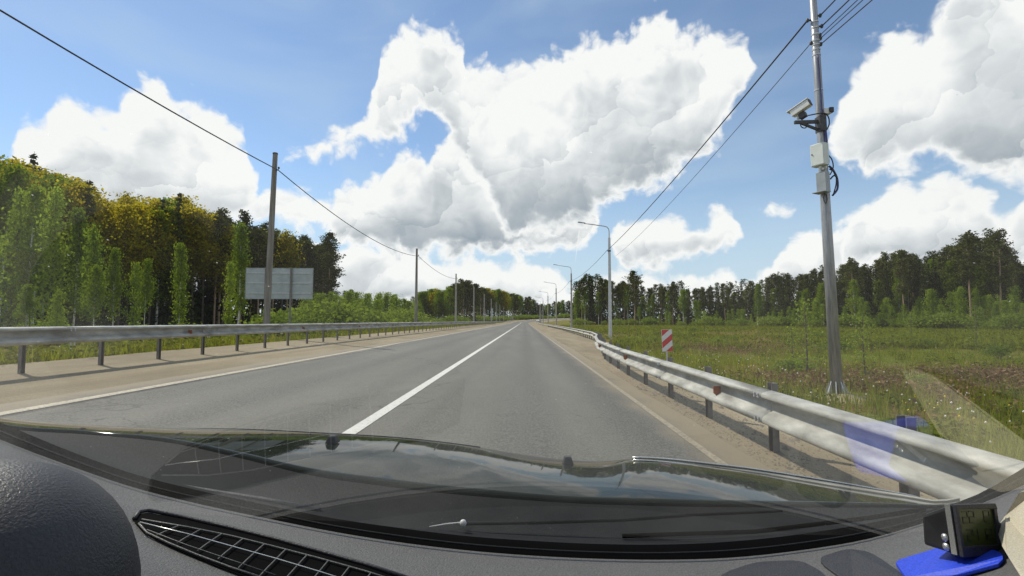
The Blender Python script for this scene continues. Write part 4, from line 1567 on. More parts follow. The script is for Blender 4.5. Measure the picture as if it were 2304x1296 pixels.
LL = {'aspen': '%s golden-green leafy tree of the tall left forest, %s', 'pine': '%s dark pine of the tall left forest, %s', 'spruce': '%s dark spruce of the tall left forest, %s', 'birch': '%s fresh green birch of the tall left forest, %s'}
GL = 'trees of the tall forest on the left'
for row, (n, back, lo, hi) in enumerate(((48, 0.0, 0.90, 1.0), (42, 7.0, 0.92, 1.0), (34, 15.0, 0.94, 1.03))):
    for k in range(n):
        px = -240 + (752 + 240) * (k + trng.uniform(0.05, 0.95)) / n
        y = 52 + max(0.0, px) / 740.0 * 62 + back + trng.uniform(0, 5)
        x = xr(px) * y
        h = height_for(px, interp(SKY_L, px), x, y) * trng.uniform(lo, hi)
        u = trng.random()
        if px < 130:
            kind = 'birch' if u < 0.6 else 'aspen'
        elif px < 470:
            kind = 'aspen' if u < 0.82 else ('spruce' if u < 0.92 else 'birch')
            if row == 2 and u > 0.45:
                kind = 'spruce'
        elif px < 575:
            kind = 'birch' if u < 0.4 else ('aspen' if u < 0.62 else 'pine')
        else:
            kind = 'pine' if u < 0.66 else ('spruce' if u < 0.9 else 'aspen')
        if kind == 'birch' and px > 470:
            h *= 0.9
        plant(kind, x, y, h, LL[kind] % (ROWN[row], where_left(px)), GL, None, 1.1 if kind in ('aspen',) else 1.0)
for px, yt, d, kind, v, lab in ((38, 338, 62, 'spruce', 0, 'spruce tip highest at the far left'), (180, 402, 66, 'spruce', 1, 'spruce tip rising alone above the golden trees'),
                                (352, 440, 84, 'spruce', 2, 'leftmost of the two dark spires behind the golden trees'), (396, 434, 84, 'spruce', 3, 'rightmost of the two dark spires behind the golden trees'),
                                (492, 472, 96, 'pine', 4, 'dark pine top where the golden trees end'), (540, 482, 99, 'pine', 0, 'pine top left of the first utility pole'),
                                (742, 526, 108, 'pine', 1, 'lone open-crowned pine at the right end of the tall left forest'), (722, 545, 112, 'pine', 3, 'bushy pine just left of the lone open-crowned pine'),
                                (632, 520, 104, 'aspen', 1, 'small golden tree among dark pines above the road sign')):
    x = xr(px) * d
    plant(kind, x, d, height_for(px, yt, x, d), lab, 'standout trees', v, 1.2 if px == 742 else 1.0)
# young light-green trees before it
YL = [(20, 430, 47, 1.0), (62, 418, 46, 1.05), (112, 430, 44, 1.1), (165, 470, 45, 1.0), (205, 505, 42, 1.0), (255, 560, 43, 0.85), (297, 592, 42, 0.9), (325, 584, 43, 0.8), (402, 548, 46, 0.95), (536, 505, 62, 1.0), (515, 590, 58, 0.9), (212, 598, 38, 1.1),
      (130, 650, 36, 1.3), (60, 640, 35, 1.3), (-40, 470, 40, 1.1)]
for i, (px, yt, d, wd) in enumerate(YL):
    x = xr(px) * d
    lab = {20: 'pale green young tree at the left picture edge', 62: 'tallest pale green young tree near the left edge', 402: 'solitary young birch with bare stem before the dark left forest', 536: 'tall fresh green young tree left of the road sign', 255: 'narrow young tree left of the twin young trees'}.get(px, 'pale green young tree before the dark left forest')
    if i % 2 or px in (402, 536):
        plant('birch', x, d, height_for(px, yt, x, d), lab.replace('young tree', 'young birch'), 'young trees before the left forest', None, wd * 0.78)
    else:
        plant('sapling', x, d, height_for(px, yt, x, d), lab, 'young trees before the left forest', None, wd * 0.66)
for k in range(26):
    px = -60 + 800 * (k + trng.uniform(0, 1)) / 26
    d = trng.uniform(30, 60)
    x = xr(px) * d
    plant('shrub', x, d, trng.uniform(0.8, 1.9), 'low bush in the weeds before the left forest, ' + ('at the picture edge' if px < 120 else 'left of its middle' if px < 330 else 'left of the first utility pole' if px < 590 else 'by the road sign'), 'bushes before the left forest', None, 1.2)

# --- low young wood and willows between the tall forest and the far trees
SKY_Y = [(680, 640), (720, 652), (760, 656), (800, 650), (840, 660), (880, 652), (905, 668), (940, 668)]
for row, (n, d0, lo) in enumerate(((26, 72, 0.80), (24, 105, 0.95))):
    for k in range(n):
        px = 690 + 255 * (k + trng.uniform(0, 1)) / n
        d = d0 + trng.uniform(0, 22)
        x = xr(px) * d
        u = trng.random()
        kind = 'sapling' if u < 0.7 else ('birch' if u < 0.85 else 'spruce')
        plant(kind, x, d, height_for(px, interp(SKY_Y, px) + trng.uniform(-4, 14), x, d) * trng.uniform(lo, 1.0), {'sapling': '%s young tree of the low green wood, %s', 'birch': '%s small birch of the low green wood, %s', 'spruce': '%s small dark spruce of the low green wood, %s'}[kind] % (('front-row', 'rear')[row], 'beside the road sign' if px < 770 else 'midway to the second utility pole' if px < 860 else 'beside the second utility pole'), 'young wood left of the far road', None, 1.35 if kind == 'sapling' else 1.1)
for k in range(34):
    px = 640 + 420 * (k + trng.uniform(0, 1)) / 34
    d = trng.uniform(34, 70) if px < 950 else trng.uniform(90, 150)
    x = min(xr(px) * d, -14.5)
    plant('shrub', x, d, trng.uniform(2.0, 2.9), 'rounded pale green willow bush behind the left rail, ' + ('by the road sign' if px < 760 else 'midway to the second utility pole' if px < 860 else 'by the second utility pole' if px < 960 else 'by the third utility pole'), 'willow bushes behind the left rail', None, 1.25)

# --- trees closing the view at the bend
def where_far(px):
    if px < 1026:
        return 'left of the third utility pole'
    if px < 1066:
        return 'between the third and fourth utility poles'
    if px < 1115:
        return 'just right of the fourth utility pole'
    return "left of the road's end" if px < 1165 else "above the road's end" if px < 1235 else 'behind the small far lamp posts'


SKY_C = [(930, 664), (950, 654), (975, 650), (1000, 652), (1015, 640), (1040, 630), (1060, 636), (1078, 648), (1100, 646), (1125, 650), (1150, 660), (1165, 662), (1180, 664), (1200, 670), (1215, 684), (1240, 682), (1262, 676), (1290, 678), (1330, 676)]
for row, (n, back, lo, hi) in enumerate(((62, 0, 0.84, 1.0), (46, 12, 0.92, 1.03))):
    for k in range(n):
        px = 936 + 380 * (k + trng.uniform(0, 1)) / n
        y = (196 if px < 1030 else 250) if px < 1070 else (330 if px < 1140 else 440)
        y += back + trng.uniform(0, 12)
        x = xr(px) * y
        u = trng.random()
        if px < 1012:
            kind = 'birch' if u < 0.8 else 'aspen'
        elif px < 1072:
            kind = 'pine'
        elif px < 1150:
            kind = 'birch' if u < 0.6 else ('aspen' if u < 0.8 else 'pine')
        else:
            kind = 'spruce' if u < 0.4 else ('pine' if u < 0.6 else 'birch')
        plant(kind, x, y, height_for(px, interp(SKY_C, px), x, y) * trng.uniform(lo, hi), {'birch': '%s leafy green tree of the far wood, %s', 'aspen': '%s yellowish tree of the far wood, %s', 'pine': '%s dark pine of the far wood, %s', 'spruce': '%s dark spruce of the far wood, %s'}[kind] % (('front-row', 'rear')[row], where_far(px)), 'far wood at the bend', None, 1.35)
for k in range(26):
    px = 1060 + 240 * (k + trng.uniform(0, 1)) / 26
    y = trng.uniform(300, 330) if px < 1140 else trng.uniform(418, 436)
    x = xr(px) * y
    plant('shrub', x, y, trng.uniform(2.5, 4.5), 'small far bush in the scrub strip, ' + where_far(px), 'scrub at the bend', None, 1.8)

# --- depth of the woods behind the trees one can tell apart: trunks and crowns that read as one mass
def wood(name, label, spots, seed, under):
    """spots: (x, y, height, kind); under: (x, y) places for undergrowth leaves added to darken the gaps"""
    r = np.random.default_rng(seed)
    cv, tv, tf = [], [], []
    n_t = 0
    for (x, y, h, kind) in spots:
        t, c, h0 = PROTO[kind][int(r.integers(0, len(PROTO[kind])))]
        for me, dst in ((c, cv), (t, tv)):
            co = np.empty(len(me.vertices) * 3, dtype=np.float32)
            me.vertices.foreach_get('co', co)
            co = co.reshape(-1, 3).astype(np.float64)
            a, k = r.uniform(0, 6.28), h / h0
            ca_, sa_ = math.cos(a), math.sin(a)
            q = np.stack([(co[:, 0] * ca_ - co[:, 1] * sa_) * k * 1.15 + x, (co[:, 0] * sa_ + co[:, 1] * ca_) * k * 1.15 + y, co[:, 2] * k + land_z(x, y)], 1)
            if me is c:
                cv.append(q.reshape(-1, 4, 3)[::2].reshape(-1, 3))
            else:
                f = np.array([tuple(p.vertices) for p in me.polygons if len(p.vertices) == 4][:36])
                tf.append(f + n_t)
                n_t += len(q)
                tv.append(q)
    ux = np.array([(x, y, land_z(x, y)) for x, y in under])
    uv_, uf = diamonds(ux + np.stack([np.zeros(len(ux)), np.zeros(len(ux)), r.uniform(0, 1, len(ux)) ** 1.5 * 8.5], 1), 0.55, r, 0.0, 0.7)  # loose leaves added to darken the wood's inside and block light behind
    allv = np.concatenate(cv + [uv_])
    crowns = mesh_np('wood_crowns', allv, np.arange(len(allv)).reshape(-1, 4))
    o = link(name, crowns, M['spruce_leaf'])
    tag(o, label, None, None, 'stuff')
    link('trunks', mesh_np('wood_trunks', np.concatenate(tv), np.concatenate(tf), True), M['spruce_bark'], o)['kind'] = 'stuff'


wr = np.random.default_rng(77)
spots, under = [], []
for k in range(75):
    px = 1285 + 1180 * (k + wr.uniform(0, 1)) / 75
    y = interp(EDGE_PTS, px) + wr.uniform(16, 34)
    x = xr(px) * y
    spots.append((x, y, height_for(px, interp(SKY_R, px), x, y) * wr.uniform(0.94, 1.05), ('pine', 'spruce', 'spruce')[k % 3]))
for k in range(15000):
    px = 1283 + 1180 * wr.uniform(0, 1)
    y = interp(EDGE_PTS, px) + 3 + 30 * wr.uniform(0, 1)
    under.append((xr(px) * y, y))
wood('forest', 'dim depth of the forest behind the trees across the right field', spots, 1, under)
spots, under = [], []
for k in range(45):
    px = -260 + 1000 * (k + wr.uniform(0, 1)) / 45
    y = 52 + max(0.0, px) / 740.0 * 62 + wr.uniform(20, 34)
    x = xr(px) * y
    spots.append((x, y, height_for(px, interp(SKY_L, px), x, y) * wr.uniform(0.86, 0.98), ('pine', 'spruce')[k % 2]))
for k in range(10000):
    px = -280 + 1022 * wr.uniform(0, 1)
    y = 52 + max(0.0, px) / 740.0 * 62 + 2 + 26 * wr.uniform(0, 1)
    under.append((xr(px) * y, y))
wood('forest', 'dark depth of the tall forest behind its left edge', spots, 2, under)
spots, under = [], []
for k in range(52):
    px = 925 + 420 * (k + wr.uniform(0, 1)) / 52
    y = ((196 if px < 1030 else 250) if px < 1070 else (330 if px < 1140 else 440)) + wr.uniform(16, 30)
    x = xr(px) * y
    spots.append((x, y, height_for(px, interp(SKY_C, px), x, y) * wr.uniform(0.86, 0.98), ('pine', 'spruce', 'birch')[k % 3]))
for k in range(9000):
    px = 925 + 420 * wr.uniform(0, 1)
    y = ((196 if px < 1030 else 250) if px < 1070 else (330 if px < 1140 else 440)) + 2 + 26 * wr.uniform(0, 1)
    under.append((xr(px) * y, y))
wood('forest', 'dim depth of the far wood at the bend of the road', spots, 3, under)

# --- thin saplings in the right field
for px, yb, yt, d, lab in ((1812, 880, 700, 15.0, 'sparse waist-high sapling left of the camera pole'), (1942, 900, 745, 14.0, 'sparse sapling right of the camera pole'), (2192, 790, 690, 30.0, 'thin sapling standing alone in the field at the right'),
                           (1585, 760, 700, 60.0, 'small thin sapling above the striped board'), (2050, 800, 730, 40.0, 'thin sapling far out in the field'), (1780, 850, 745, 17.5, 'short sapling nearest left beside the waist-high one')):
    x = xr(px) * d
    h = (yb - yt) / FPX * d
    plant('whip', x, d, h, lab, 'saplings in the right field', None, 1.1)


# --- low bushes scattered over the right field
for k in range(34):
    d = 12 + 95 * trng.random() ** 1.2
    px = 1430 + 960 * trng.random()
    x = xr(px) * d
    if x < rail_x(d) + 2.5 or math.hypot(x - 6.6, d - 11) < 1.6 or d > interp(EDGE_PTS, px) - 10:
        continue
    plant('shrub', x, d, trng.uniform(0.3, 0.8), 'knee-high bush in the rough right field, ' + where_right(px), 'low bushes in the right field', None, trng.uniform(0.8, 1.3))


# ------------------------------------------------------------------ grass, weeds and flowers
def blades(n, pick, h0, h1, w, name, mat, label, seed, lean=0.35):
    r = np.random.default_rng(seed)
    pos = pick(r, n)
    m = len(pos)
    ang = r.uniform(0, 6.28, m)
    h = r.uniform(h0, h1, m)
    dx, dy = np.cos(ang), np.sin(ang)
    la = r.uniform(0, 6.28, m)
    lx, ly = np.cos(la) * h * lean * r.uniform(0.2, 1.2, m), np.sin(la) * h * lean * r.uniform(0.2, 1.2, m)
    ww = w * r.uniform(0.6, 1.4, m)
    v = np.empty((m, 3, 3))
    v[:, 0] = np.stack([pos[:, 0] - dx * ww, pos[:, 1] - dy * ww, pos[:, 2] - 0.03], 1)
    v[:, 1] = np.stack([pos[:, 0] + dx * ww, pos[:, 1] + dy * ww, pos[:, 2] - 0.03], 1)
    v[:, 2] = np.stack([pos[:, 0] + lx, pos[:, 1] + ly, pos[:, 2] + h], 1)
    o = link(name, mesh_np(name, v.reshape(-1, 3), np.arange(m * 3).reshape(m, 3)), M[mat])
    tag(o, label, None, None, 'stuff')


def on_land(xy):
    return np.array([(x, y, land_z(x, y)) for x, y in xy])


def patchy(x, y):
    return 0.9 * vnoise(x * 0.35 + 3, y * 0.35) + 0.7 * vnoise(x * 0.95, y * 0.95 + 17) + 0.4 * vnoise(x * 2.3 + 8, y * 2.3)


BROWN = [(9.8, 13.0, 3.0, 2.2), (14.5, 14.5, 3.6, 2.4), (13.0, 32.0, 7.0, 5.0), (20.0, 46.0, 12.0, 9.0), (10.0, 60.0, 5.0, 12.0), (30.0, 70.0, 14.0, 12.0)]


def brown(x, y):
    return max(math.exp(-((x - a) / w) ** 2 - ((y - b) / h) ** 2) for a, b, w, h in BROWN)


def right_near(r, n):
    """blades stand in tufts"""
    out = []
    while len(out) < n:
        y = 2.5 + 40 * r.random() ** 1.5
        x = rail_x(y) + 0.75 + (0.9 * y + 8) * r.random() ** 1.1
        if math.hypot(x - 6.55, y - 10.85) < 0.6:
            continue
        if x < rail_x(y) + 1.3 and r.random() < 0.75:
            continue
        if patchy(x, y) + r.normal(0, 0.5) - 1.0 * brown(x, y) > -0.55:
            for k in range(int(r.integers(4, 16))):
                out.append((x + r.normal(0, 0.05 + 0.003 * y), y + r.normal(0, 0.05 + 0.003 * y)))
    return on_land(out[:n])


def right_far(r, n):
    out = []
    while len(out) < n:
        y = 30 + 150 * r.random() ** 1.3
        x = rail_x(y) + 1.0 + (1.0 * y) * r.random()
        if y > interp(EDGE_PTS, px_of(x, y)) + 4:
            continue
        if patchy(x * 0.4, y * 0.4) + r.normal(0, 0.6) - 1.3 * brown(x, y) > -0.3:
            out.append((x, y))
    return on_land(out)


def dry_near(r, n):
    out = []
    while len(out) < n:
        a, b, w, h = BROWN[int(r.integers(0, 3))] if r.random() < 0.7 else BROWN[int(r.integers(0, len(BROWN)))]
        x, y = a + r.normal(0, w * 0.62), b + r.normal(0, h * 0.62)
        if x > rail_x(y) + 1.5 and y > 2 and patchy(x * 1.3, y * 1.3 + 4) > -0.35:
            out.append((x, y))
    return on_land(out)


def left_near(r, n):
    out = []
    while len(out) < n:
        y = 5 + 60 * r.random() ** 1.4
        out.append((-9.9 - (10 + 0.25 * y) * r.random() ** 1.3, y))
    return on_land(out)


def left_far(r, n):
    out = []
    while len(out) < n:
        y = 40 + 200 * r.random() ** 1.5
        out.append((-10.2 - (14 + 0.1 * y) * r.random(), y))
    return on_land(out)


blades(76000, right_near, 0.08, 0.46, 0.010, 'grass', 'grass_leaf', 'green grass and weeds behind the right guard rail', 1)
blades(60000, right_far, 0.15, 0.75, 0.030, 'grass', 'grass_leaf', 'rough grass across the open right field', 2)
blades(17000, dry_near, 0.08, 0.34, 0.010, 'weeds', 'dry_leaf', 'brown dead stalks in patches on the right field', 3, 0.9)
blades(26000, left_near, 0.14, 0.45, 0.014, 'grass', 'grass_leaf', 'grass growing behind the left guard rail', 4)
blades(16000, left_far, 0.3, 0.8, 0.05, 'grass', 'grass_leaf', 'tall grass on the left verge towards the bend', 5)


def flower_heads():
    r = np.random.default_rng(9)
    for nm, mt, lab, n in (('dandelion_clocks', simple('dandelion_white', (0.6, 0.6, 0.55), (0.75, 0.75, 0.7), 9, 0.8), 'white dandelion clocks dotted in the grass by the rails', 420),
                           ('dandelions', simple('dandelion_yellow', (0.6, 0.42, 0.02), (0.7, 0.5, 0.03), 9, 0.8), 'yellow dandelion heads dotted in the right verge', 110)):
        vs, fs = [], []
        for i in range(n):
            if nm == 'dandelion_clocks' and i % 2:
                y = 7 + 22 * r.random()
                x = -10 - 6 * r.random()
            else:
                y = 3 + 20 * r.random() ** 1.5
                x = rail_x(y) + 1.2 + 6 * r.random()
            z = land_z(x, y) + r.uniform(0.14, 0.32)
            s = r.uniform(0.014, 0.024)
            k = len(vs)
            vs += [(x - s, y, z), (x + s, y, z), (x, y - s, z), (x, y + s, z), (x, y, z + s), (x, y, z - s)]
            fs += [(k, k + 2, k + 4), (k + 2, k + 1, k + 4), (k + 1, k + 3, k + 4), (k + 3, k, k + 4), (k + 2, k, k + 5), (k + 1, k + 2, k + 5), (k + 3, k + 1, k + 5), (k, k + 3, k + 5)]
        o = link(nm, mesh_np(nm, vs, np.array(fs)), mt)
        tag(o, lab, None, None, 'stuff')


flower_heads()


def leafy_weeds(n, pick, size, hmax, mat, label, seed):
    r = np.random.default_rng(seed)
    pos = pick(r, n)
    c = np.repeat(pos, 7, axis=0)
    c[:, :2] += r.normal(0, size * 1.6, (len(c), 2))
    c[:, 2] += r.uniform(0.0, hmax, len(c)) * np.repeat(r.uniform(0.3, 1.0, len(pos)), 7)
    v, f = diamonds(c, size, r, 0.4, 0.5)
    o = link('weeds', mesh_np('weeds', v, f), M[mat])
    tag(o, label, None, None, 'stuff')


leafy_weeds(5200, dry_near, 0.05, 0.36, 'dry_leaf', 'withered brown weeds in patches on the right field', 31)
leafy_weeds(4600, right_near, 0.045, 0.30, 'weed_leaf', 'low mixed weeds behind the right guard rail', 32)
leafy_weeds(9000, right_far, 0.13, 0.55, 'weed_leaf', 'low scrubby weeds across the right field', 33)
leafy_weeds(3600, left_near, 0.07, 0.6, 'weed_leaf', 'rank weeds behind the left guard rail', 34)


def dirt_mound():
    rows = []
    for i in range(9):
        q = i / 8
        row = []
        for k in range(25):
            w = 2 * math.pi * k / 24
            rr = q * (0.85 + 0.15 * math.sin(3 * w + 1))
            x, y = 6.62 + rr * 0.95 * math.cos(w), 10.85 + rr * 0.8 * math.sin(w)
            row.append(Vector((x, y, land_z(x, y) + 0.13 * (1 - q ** 1.5) - 0.05 * q)))
        rows.append(row)
    o = MB().grid(rows).build('dirt_mound', M['sand'], None, smooth=True)
    tag(o, 'low mound of bare sand round the foot of the camera pole', None, None, 'structure')


dirt_mound()


# ------------------------------------------------------------------ the car we sit in
M['dash'] = None


def dash_plastic(name, a, b, rough, bump, scale=420.0):
    m, nt, p = mat_base(name)
    g = _noise(nt, scale, 2, 0.6)
    soft = _noise(nt, 6.0, 4, 0.6)
    nt.links.new(_mix(nt, _ramp(nt, g, [(0.35, (0, 0, 0)), (0.7, (0.6, 0.6, 0.6))]), _ramp(nt, soft, [(0.3, a), (0.7, b)]), tuple(x * 1.7 for x in b)), p.inputs['Base Color'])
    p.inputs['Roughness'].default_value = rough
    _bump(nt, p, g, bump, 0.0015)
    return m


M['dash'] = dash_plastic('dash_plastic', (0.060, 0.060, 0.060), (0.092, 0.091, 0.088), 0.52, 0.6)
M['dash_dark'] = dash_plastic('dash_dark_plastic', (0.016, 0.016, 0.020), (0.026, 0.026, 0.030), 0.5, 0.6)
M['gloss_black'] = simple('gloss_black', (0.004, 0.004, 0.005), (0.009, 0.009, 0.010), 8, 0.25)
M['matt_black'] = simple('matt_black', (0.0015, 0.0015, 0.002), (0.003, 0.003, 0.0035), 8, 0.9, spec=0.05)
M['cowl'] = dash_plastic('cowl_plastic', (0.007, 0.008, 0.009), (0.011, 0.012, 0.013), 0.5, 0.5)
M['cowl'].node_tree.nodes['Principled BSDF'].inputs['Specular IOR Level'].default_value = 0.15
M['cowl'].node_tree.nodes['Principled BSDF'].inputs['Roughness'].default_value = 0.75
M['beige_trim'] = dash_plastic('beige_trim', (0.34, 0.31, 0.24), (0.42, 0.385, 0.30), 0.8, 0.25, 900)
M['headliner'] = simple('headliner', (0.40, 0.39, 0.36), (0.46, 0.45, 0.42), 60, 0.95)
M['chrome_and_highlight'] = simple('silver_trim_and_highlight', (0.55, 0.55, 0.52), (0.70, 0.70, 0.66), 20, 0.25, 0.8)  # silver trim, also used to draw the highlight on the bonnet edge
M['blue_pad'] = dash_plastic('blue_pad', (0.010, 0.035, 0.42), (0.014, 0.05, 0.52), 0.55, 0.3)
M['lcd'] = simple('lcd_glass', (0.035, 0.050, 0.012), (0.055, 0.070, 0.018), 3.0, 0.25)
M['lcd_ink'] = simple('lcd_digits', (0.014, 0.020, 0.008), (0.018, 0.025, 0.010), 3.0, 0.4)


def car_paint():
    m, nt, p = mat_base('dark_green_paint')
    f = _noise(nt, 900.0, 1, 0.5)
    nt.links.new(_ramp(nt, f, [(0.3, (0.010, 0.014, 0.012)), (0.7, (0.022, 0.028, 0.024))]), p.inputs['Base Color'])
    p.inputs['Roughness'].default_value = 0.035
    p.inputs['IOR'].default_value = 1.16
    p.inputs['Specular IOR Level'].default_value = 0.5
    w = _noise(nt, 5.0, 3, 0.5)
    _bump(nt, p, w, 0.03, 0.004)
    return m


M['car_paint'] = car_paint()


def windscreen_glass():
    m = bpy.data.materials.new('windscreen_glass')
    m.use_nodes = True
    nt = m.node_tree
    nt.nodes.clear()
    out = nt.nodes.new('ShaderNodeOutputMaterial')
    tr = nt.nodes.new('ShaderNodeBsdfTransparent')
    tr.inputs['Color'].default_value = (0.97, 0.985, 0.97, 1)
    gl = nt.nodes.new('ShaderNodeBsdfGlossy')
    gl.inputs['Roughness'].default_value = 0.03
    gl.inputs['Color'].default_value = (1, 1, 1, 1)
    mx = nt.nodes.new('ShaderNodeMixShader')
    lw = nt.nodes.new('ShaderNodeLayerWeight')
    lw.inputs['Blend'].default_value = 0.5
    pw_ = nt.nodes.new('ShaderNodeMath')
    pw_.operation = 'POWER'
    nt.links.new(lw.outputs['Facing'], pw_.inputs[0])
    pw_.inputs[1].default_value = 4.2
    ma = nt.nodes.new('ShaderNodeMath')
    ma.operation = 'MULTIPLY_ADD'
    nt.links.new(pw_.outputs[0], ma.inputs[0])
    ma.inputs[1].default_value = 1.25
    ma.inputs[2].default_value = 0.075
    nt.links.new(ma.outputs[0], mx.inputs[0])
    nt.links.new(tr.outputs[0], mx.inputs[1])
    nt.links.new(gl.outputs[0], mx.inputs[2])
    # a thin film of road dust with a few specks
    film = _noise(nt, 3.0, 5, 0.65, 'Object', (1.0, 0.4, 1.0))
    vo = nt.nodes.new('ShaderNodeTexVoronoi')
    vo.inputs['Scale'].default_value = 55.0
    tc = nt.nodes.new('ShaderNodeTexCoord')
    nt.links.new(tc.outputs['Object'], vo.inputs['Vector'])
    sp = _ramp(nt, vo.outputs['Distance'], [(0.0, (0.5, 0.5, 0.5)), (0.045, (0, 0, 0))])
    fl = _ramp(nt, film, [(0.42, (0.003, 0.003, 0.003)), (0.75, (0.022, 0.022, 0.022))])
    dust = nt.nodes.new('ShaderNodeBsdfTranslucent')
    dust.inputs['Color'].default_value = (0.8, 0.78, 0.7, 1)
    mx2 = nt.nodes.new('ShaderNodeMixShader')
    nt.links.new(_mix(nt, 1.0, sp, fl, 'ADD'), mx2.inputs[0])
    nt.links.new(mx.outputs[0], mx2.inputs[1])
    nt.links.new(dust.outputs[0], mx2.inputs[2])
    nt.links.new(mx2.outputs[0], out.inputs['Surface'])
    return m


CAR = empty('car', (0, 0, 0))
tag(CAR, 'dark green car seen from behind its windscreen, dashboard and bonnet in view', 'car')
Y_BASE = [(-500, 800), (-200, 905), (0, 992), (150, 1050), (300, 1102), (450, 1140), (600, 1172), (750, 1202), (900, 1226), (1050, 1244), (1200, 1256), (1350, 1263), (1500, 1265), (1650, 1260), (1800, 1244), (1950, 1219),
          (2100, 1176), (2200, 1142), (2304, 1096), (2450, 1020), (2700, 900)]
Y_BAND = [(-500, 775), (-200, 870), (0, 950), (150, 1012), (300, 1066), (450, 1104), (600, 1136), (750, 1166), (900, 1188), (1050, 1206), (1200, 1217), (1350, 1224), (1500, 1225), (1650, 1218), (1800, 1202), (1950, 1178),
          (2100, 1146), (2200, 1112), (2304, 1052), (2450, 960), (2700, 830)]


def smooth_interp(pts, v):
    for i in range(len(pts) - 1):
        (x1, y1), (x2, y2) = pts[i], pts[i + 1]
        if v <= x2 or i == len(pts) - 2:
            x0, y0 = pts[max(i - 1, 0)]
            x3, y3 = pts[min(i + 2, len(pts) - 1)]
            m1 = (y2 - y0) / (x2 - x0)
            m2 = (y3 - y1) / (x3 - x1)
            t = (v - x1) / (x2 - x1)
            hh = x2 - x1
            return ((2 * t ** 3 - 3 * t ** 2 + 1) * y1 + (t ** 3 - 2 * t ** 2 + t) * hh * m1 + (-2 * t ** 3 + 3 * t ** 2) * y2 + (t ** 3 - t ** 2) * hh * m2)


D_BASE = 0.74


def dash_line(px):
    """far and near end of the dash top in the upright plane through this picture column"""
    a = W(px, smooth_interp(Y_BASE, px), D_BASE)
    r = ray(px, 1750)
    zb = a.z - 0.035
    d = (zb - EYE.z) / r.z
    return a, EYE + r * d


def on_dash(px, py, lift=0.0):
    a, b = dash_line(px)
    r = ray(px, py)
    # intersect the sight line with the line a-b in the (y, z) plane
    s = (b.z - a.z) / (b.y - a.y)
    d = (a.z - s * a.y - EYE.z) / (r.z - s * 1.0)
    p = EYE + r * d
    return p + Vector((0, 0, lift))


